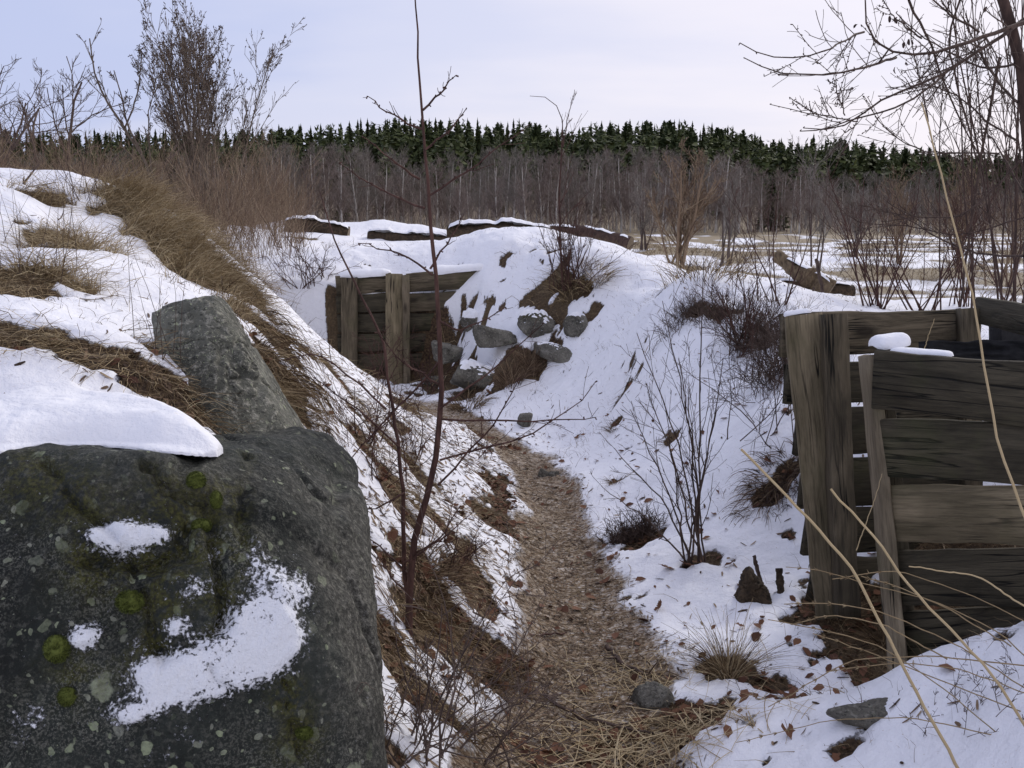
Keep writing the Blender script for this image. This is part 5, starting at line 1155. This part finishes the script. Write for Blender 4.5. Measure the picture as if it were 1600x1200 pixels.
arcs = [((1640,1100),(1500,1010),(1380,955),(1280,940),(1225,944)),((1640,1060),(1560,985),(1450,935),(1350,912),(1280,890),(1228,886)),((1600,1180),(1480,1080),(1380,1010),(1290,985),(1200,968)),((1580,1010),(1480,950),(1400,915),(1345,900)),((1640,1130),(1500,1075),(1360,1020),(1270,990)),((1600,1040),(1460,1025),(1330,1030),(1200,1105)),((1640,990),(1520,930),(1400,890),(1300,905)),((1560,1150),(1420,1120),(1300,1125),(1150,1160)),((1610,1085),(1500,1045),(1400,1035),(1290,1050)),((1480,1030),(1380,975),(1300,960),(1240,975))]
dsc = ['arched grass stem with a pale drooping head touching the snow by the stump','arched grass stem hanging over the dark stub left of the post','long arched stem ending on the snow in front of the post','short arched stem over the pale upright','long low arched stem crossing beneath the others','low stem lying out flat towards the grass tuft','upper arched stem across the dark planks','lowest stem lying over the bottom right snow','slack stem curving above the long flat stone','thin stem hooked near the foot of the post']
for q, d_ in zip(arcs, dsc): stalk([(u, v, 2.15 - .0 * i) for i, (u, v) in enumerate(q)], .0016, .0010, d_, M_GRASS, 20, 4, head=.010)
stalk([(1338,860,2.9),(1370,770,2.9),(1378,740,2.9)], .0018, .001, 'thin straw leaning on the pale upright')
stalk([(1440,560,3.2),(1452,520,3.2),(1460,498,3.2)], .0018, .001, 'thin straw standing against the top back board')
# weed sprigs on the bottom right snow
for k, (u, v) in enumerate([(1510,1090),(1540,1110),(1480,1130),(1570,1080),(1450,1160),(1530,1160),(1590,1140)]):
    r2 = g(850 + k); b = on(u, v); P, R = fan(b, 4, .13, .6, .0011, r2, 6, .12, .02, .02, .4); s1 = sprout(P, R, 6, .3, 1, (.5, 1), (.1, .25), .8, r2); Q, QR = grow(*s1, 3, .1, 0, .9, r2)
    V, F = merge(tubes(P, R, 3), tubes(Q, np.maximum(QR, .0008), 3)); solo('weed_sprig', V, F, M_TWIGD, ['grey weed sprig highest on the bottom right snow mound','branched grey weed sprig in the middle of the snow mound','grey weed sprig left of the thick stalk','grey weed sprig nearest the right frame edge','small weed sprig by the bottom edge under the thick stalk','weed sprig at the bottom of the snow mound','weed sprig in the bottom right corner'][k], 'weed')

# sticks
def stick(pts, r0, r1_, label, mat=M_TWIGD, seed=0, tw=3, k=18, name='stick', ang=(.4, .9)):
    r2 = g(900 + seed); P = trace(pts, k); P[1:-1] += r2.normal(0, 1, (k - 2, 3)) * np.linalg.norm(P[-1] - P[0]) * .006; P = P[None]; R = np.linspace(r0, r1_, k)[None] * (1 + .10 * r2.normal(size=(1, k))); parts_ = [tubes(P, R, 7)]
    if tw: s1 = sprout(P, R, tw, .2, .95, ang, (.12, .35), .55, r2); Q, QR = grow(*s1, 6, .1, .02, .4, r2); parts_.append(tubes(Q, QR, 4))
    V, F = merge(*parts_); return solo(name, V, F, mat, label, 'stick')
def gp(*uv, dz=.012):
    out = []
    for u, v in uv:
        p = on(u, v); out.append((u, v, p[1] - dz))
    return out
stick(gp((948,1010),(975,1040),(1010,1053),(1080,1062)), .0085, .005, 'dark forked stick lying on the trodden path in the foreground', seed=1)
stick(gp((738,1000),(800,995),(885,988)), .005, .003, 'thin dark stick reaching from the left bank onto the path', M_REDB, 2, 5)
stick(gp((850,1085),(900,1120),(960,1135),(1030,1148)), .006, .004, 'brown stick half buried in straw near the bottom edge', seed=3)
stick(gp((930,912),(970,905),(1000,903)), .005, .003, 'short stick on the right edge of the path', seed=4, tw=0)
stick(gp((1085,812),(1140,800),(1200,790),(1260,775)), .008, .006, 'dark root-like stick lying in the snow towards the box', M_TURF, 5, 4)
stick([(1178,868,3.75),(1186,900,3.72),(1192,925,3.7)], .007, .009, 'short brown broken stub upright in the snow', M_TWIGD, 6, 0)
stick([(1217,888,3.7),(1219,915,3.68),(1222,946,3.65)], .014, .015, 'thick dark stub with a hooked top beside the box post', M_TURF, 7, 2)
stick([(1275,405,7.4),(1283,440,7.3),(1291,495,7.2)], .012, .014, 'dark leaning stake sticking up beside the broken log', M_TWIGD, 8, 0)
stick([(1272,450,7.4),(1266,475,7.3),(1261,492,7.2)], .008, .010, 'thinner stake crossing the dark leaning one', M_TWIGD, 9, 0)
stick(gp((0,312),(40,298),(80,312),(110,325),dz=.03), .014, .008, 'dark crooked branch lying on top of the left snow bank', M_TWIGD, 10, 6)
stick(gp((60,305),(80,340),(100,365),dz=.03), .009, .005, 'bent twig beneath the crooked branch on the left bank', M_TWIGD, 11, 5)
stick(gp((0,330),(40,350),(70,352),dz=.02), .008, .004, 'short dark twig at the left frame edge on the snow', M_TWIGD, 12, 4)
stick(gp((556,404),(590,400),(620,396),dz=.0), .02, .015, 'pale stick lying on the snow above the plank wall', M_WE, 13, 0)
# rotted stump
sb = on(1172, 950); V, F, D = rock_mesh('st', sb + [0, 0, .03], [((-.9, -.2, .3), .035), ((.8, -.2, .55), .045), ((0, -1, .2), .032), ((0, 1, 0), .04), ((.1, 0, -1), .06), ((-.2, 0, 1), .085), ((.5, -.6, .6), .045)], M_TURF, p=16, sub=5, seed=77, amp=.16, fine=.05)
solo('rotten_stump', V, F, M_TURF, 'small ragged rotten stump in the snow between path and box', 'stump')
# brushwood at the bottom left of the path
for k, (u, v, H, n, lean, lab) in enumerate([(670,1195,.50,14,(.40,.1),'bare twiggy brush arching over the snow at the bottom edge'),(625,1195,.34,9,(.1,.1),'twiggy brush tight against the lower right of the dark boulder'),(760,1190,.36,10,(.4,0),'reddish brush left of the straw at the bottom edge'),
                                          (700,880,.22,14,(-.2,0),'leafy brown brush at the base of the sapling'),(600,760,.28,12,(.1,0),'thin bramble beside the top of the dark boulder'),(560,690,.35,12,(.25,0),'bramble on the slope above the boulder shoulder'),(640,720,.3,12,(.2,0),'bramble in the middle of the left slope'),(740,720,.25,8,(.1,0),'sparse bramble at the left edge of the path bend'),(480,470,.4,12,(0,0),'small bare bush on the snow left of the plank wall'),(505,440,.42,9,(0,0),'thin bare bush directly beside the left end of the plank wall'),(670,560,.5,10,(0,0),'thin stems growing in front of the plank wall post'),(590,560,.5,9,(0,0),'thin stems in front of the left planks of the wall')]):
    r2 = g(930 + k); b = on(u, v) if k < 10 else np.array([pt(u, v, 8.4)[0], 8.4, ground_z(pt(u, v, 8.4)[0], 8.4)])
    P, R = fan(b, n, H, .5, .0032 if k < 8 else .005, r2, 9, .13, .0, .05, .4, lean)
    shrub('brushwood', lab, 'brushwood', b, (P, R), [dict(n=5, t=(.15, 1), ang=(.4, 1), lr=(.2, .5), rmin=.0009 if k < 8 else .0018, wig=.15, up=0), dict(n=3, t=(.2, 1), ang=(.4, .9), lr=(.3, .6), rmin=.0007 if k < 8 else .0015, wig=.15, up=0)], M_TWIG if k < 3 else M_REDB, M_TWIG if k < 3 else M_REDB, rng=r2, sides=5, max_stem_parts=0 if 3 <= k < 8 else 9)
# wisps of thin stems on left bank
for k, (u, v) in enumerate([(30,400),(150,330),(230,560),(60,430),(120,320),(340,300)]):
    r2 = g(960 + k); b = on(u, v); P, R = fan(b, 7, .35, .25, .0016, r2, 7, .05, .0, .06, .4); V, F = tubes(P, R, 3)
    solo('dry_weed', V, F, M_TWIGD, ['thin dark weed stems on the snow near the left edge','thin weed stems in front of the bank crest','weed stems rising from the grass strip above the boulder','thin weed stems below the crooked branch','weed stems beside the crooked branch on the bank top','thin stems at the foot of the tall willow'][k], 'weed')

# fallen leaves that can be picked out
def leaf_mesh(seed, s):
    r2 = g(seed); lob = 5; n_ = 30; a = np.linspace(-2.6, 2.6, n_); rad = s * (.55 + .45 * np.abs(np.cos(a * 1.45)) ** .7) * (1 + .10 * r2.normal(size=n_)) * (1 - .25 * np.abs(a) / 2.6)
    X = np.cos(a) * rad; Y_ = np.sin(a) * rad * .85; cu = r2.uniform(.6, 1.6)
    ring = np.c_[X, Y_]; mid = ring * .5; P2 = np.vstack([ring, mid, [[0, 0]]])
    Z = cu * ((P2[:, 1] / s) ** 2 * .35 + (P2[:, 0] / s) ** 2 * .2) * s + s * .08 * fbm(P2[:, 0] / s * 3 + seed, P2[:, 1] / s * 3, s=seed, o=3)
    V = np.c_[P2, Z]; i = np.arange(n_ - 1); F4 = np.c_[i, i + 1, n_ + i + 1, n_ + i]; F3 = np.c_[n_ + i, n_ + i + 1, np.full(n_ - 1, 2 * n_)]
    st_ = tubes(np.array([[[-s * .0, 0, Z[-1]], [-s * .4, 0, Z[-1] + .1 * s], [-s * .95, .1 * s, Z[-1] + .05 * s]]]), np.array([[.0012, .001, .0008]]), 4)
    V2, F2 = merge((V, F4), st_); 
    return V2, [F2[0], F3]
LV = [(650,1112,.045,'large brown leaf on the snow right of the boulder'),(700,1080,.04,'curled brown leaf among the brushwood'),(1240,1103,.055,'largest brown maple-like leaf, in front of the box'),(1230,1162,.035,'folded brown leaf near the bottom edge right of the straw'),(1140,898,.03,'reddish leaf on the snow right of the wiry bush'),(1170,935,.02,'small leaf lying beside the rotten stump'),
      (880,690,.025,'red-brown leaf on the snow by the path bend'),(1072,738,.03,'brown leaf caught in the wiry bush'),(1060,770,.035,'bigger brown leaf in the wiry bush below the other'),(640,975,.03,'brown leaf at the root of the sapling'),(688,990,.035,'curled leaf on the snow beside the sapling'),(770,1060,.045,'dark red leaf in the thawed patch left of the path'),(820,1050,.04,'brown leaf on the rim of the path'),
      (960,880,.03,'reddish leaf on the path below the heather clump'),(945,915,.03,'leaf lying in the middle right of the path'),(1030,965,.03,'pale brown leaf on the trodden snow'),(1040,905,.035,'leaf under the wiry bush'),(1075,900,.04,'leaf heaped at the foot of the wiry bush'),(1090,885,.035,'upright leaf between the stems of the wiry bush'),(700,870,.05,'rusty leaf beneath the sapling brush'),(665,900,.05,'rusty leaf heaped left of the sapling brush'),
      (1320,1070,.03,'brown leaf on the snow left of the pale upright'),(1345,1080,.03,'dark leaf beside the long flat stone'),(1285,1030,.03,'leaf on the snow below the post'),(1200,740,.04,'rusty leaf in the brush at the foot of the box'),(1235,745,.04,'rusty leaf against the lowest planks of the box'),(1255,960,.04,'leaf in the tuft at the base of the post'),(1155,1000,.02,'tiny leaf on the snow above the straw tuft'),
      (720,810,.04,'rusty leaf in the middle of the left slope'),(780,790,.03,'leaf on the left rim of the path'),(800,820,.03,'leaf fallen on the path edge opposite the heather'),(750,600,.05,'rusty leaf by the pit stones'),(765,620,.06,'rusty leaf pile below the broad stone'),(610,850,.04,'rusty leaf right of the boulder shoulder'),(1190,1070,.03,'leaf in the snow just right of the straw tuft'),(1370,960,.03,'leaf behind the pale upright')]
for k, (u, v, s, lab) in enumerate(LV):
    V, F = leaf_mesh(1000 + k, s); b = on(u, v); o = link('fallen_leaf', mesh_np('fallen_leaf', V, F, M_LEAF), loc=(b[0], b[1], b[2] + .012), rot=(RNG.uniform(-.7, .5), RNG.uniform(-.6, .6), RNG.uniform(0, 6.28)))
    props(o, lab, 'leaf')
# leaf litter mass: small curled leaves
r2 = g(1200); nL = 2600; X, Y = scatter(nL, (-1.3, 1.7), (2.1, 7), lambda X, Y: np.clip(.03 + bare(X, Y) * .8, 0, 1) * np.exp(-((X - path_x(Y)) / .9) ** 2), r2, 8); n_ = len(X); Z = height(X, Y) + .006
a = r2.uniform(0, 6.283, n_); s = r2.uniform(.008, .026, n_); V = []
ax1 = nrm(np.c_[np.cos(a), np.sin(a), r2.normal(0, .45, n_)]); ax2 = nrm(np.cross(nrm(np.c_[r2.normal(0, .4, n_), r2.normal(0, .4, n_), np.ones(n_)]), ax1)); ax3 = np.cross(ax1, ax2)
prof = [(-1, 0, .0), (-.4, .6, .25), (.4, .5, .2), (1, 0, .1), (.45, -.5, .3), (-.3, -.6, .2)]
C0 = np.c_[X, Y, Z]; V = np.stack([C0 + ax1 * (p_[0] * s)[:, None] + ax2 * (p_[1] * s)[:, None] + np.abs(ax3) * (p_[2] * s)[:, None] for p_ in prof] + [C0], 1).reshape(-1, 3)
i = np.arange(n_)[:, None] * 7; F = np.concatenate([np.stack([i[:, 0] + j, i[:, 0] + (j + 1) % 6, i[:, 0] + 6], -1) for j in range(6)])
props(link('small_leaves', mesh_np('small_leaves', V, F, M_LEAF, smooth=False)), 'small curled dead leaves strewn over banks and path edges', 'leaves', kind='stuff')
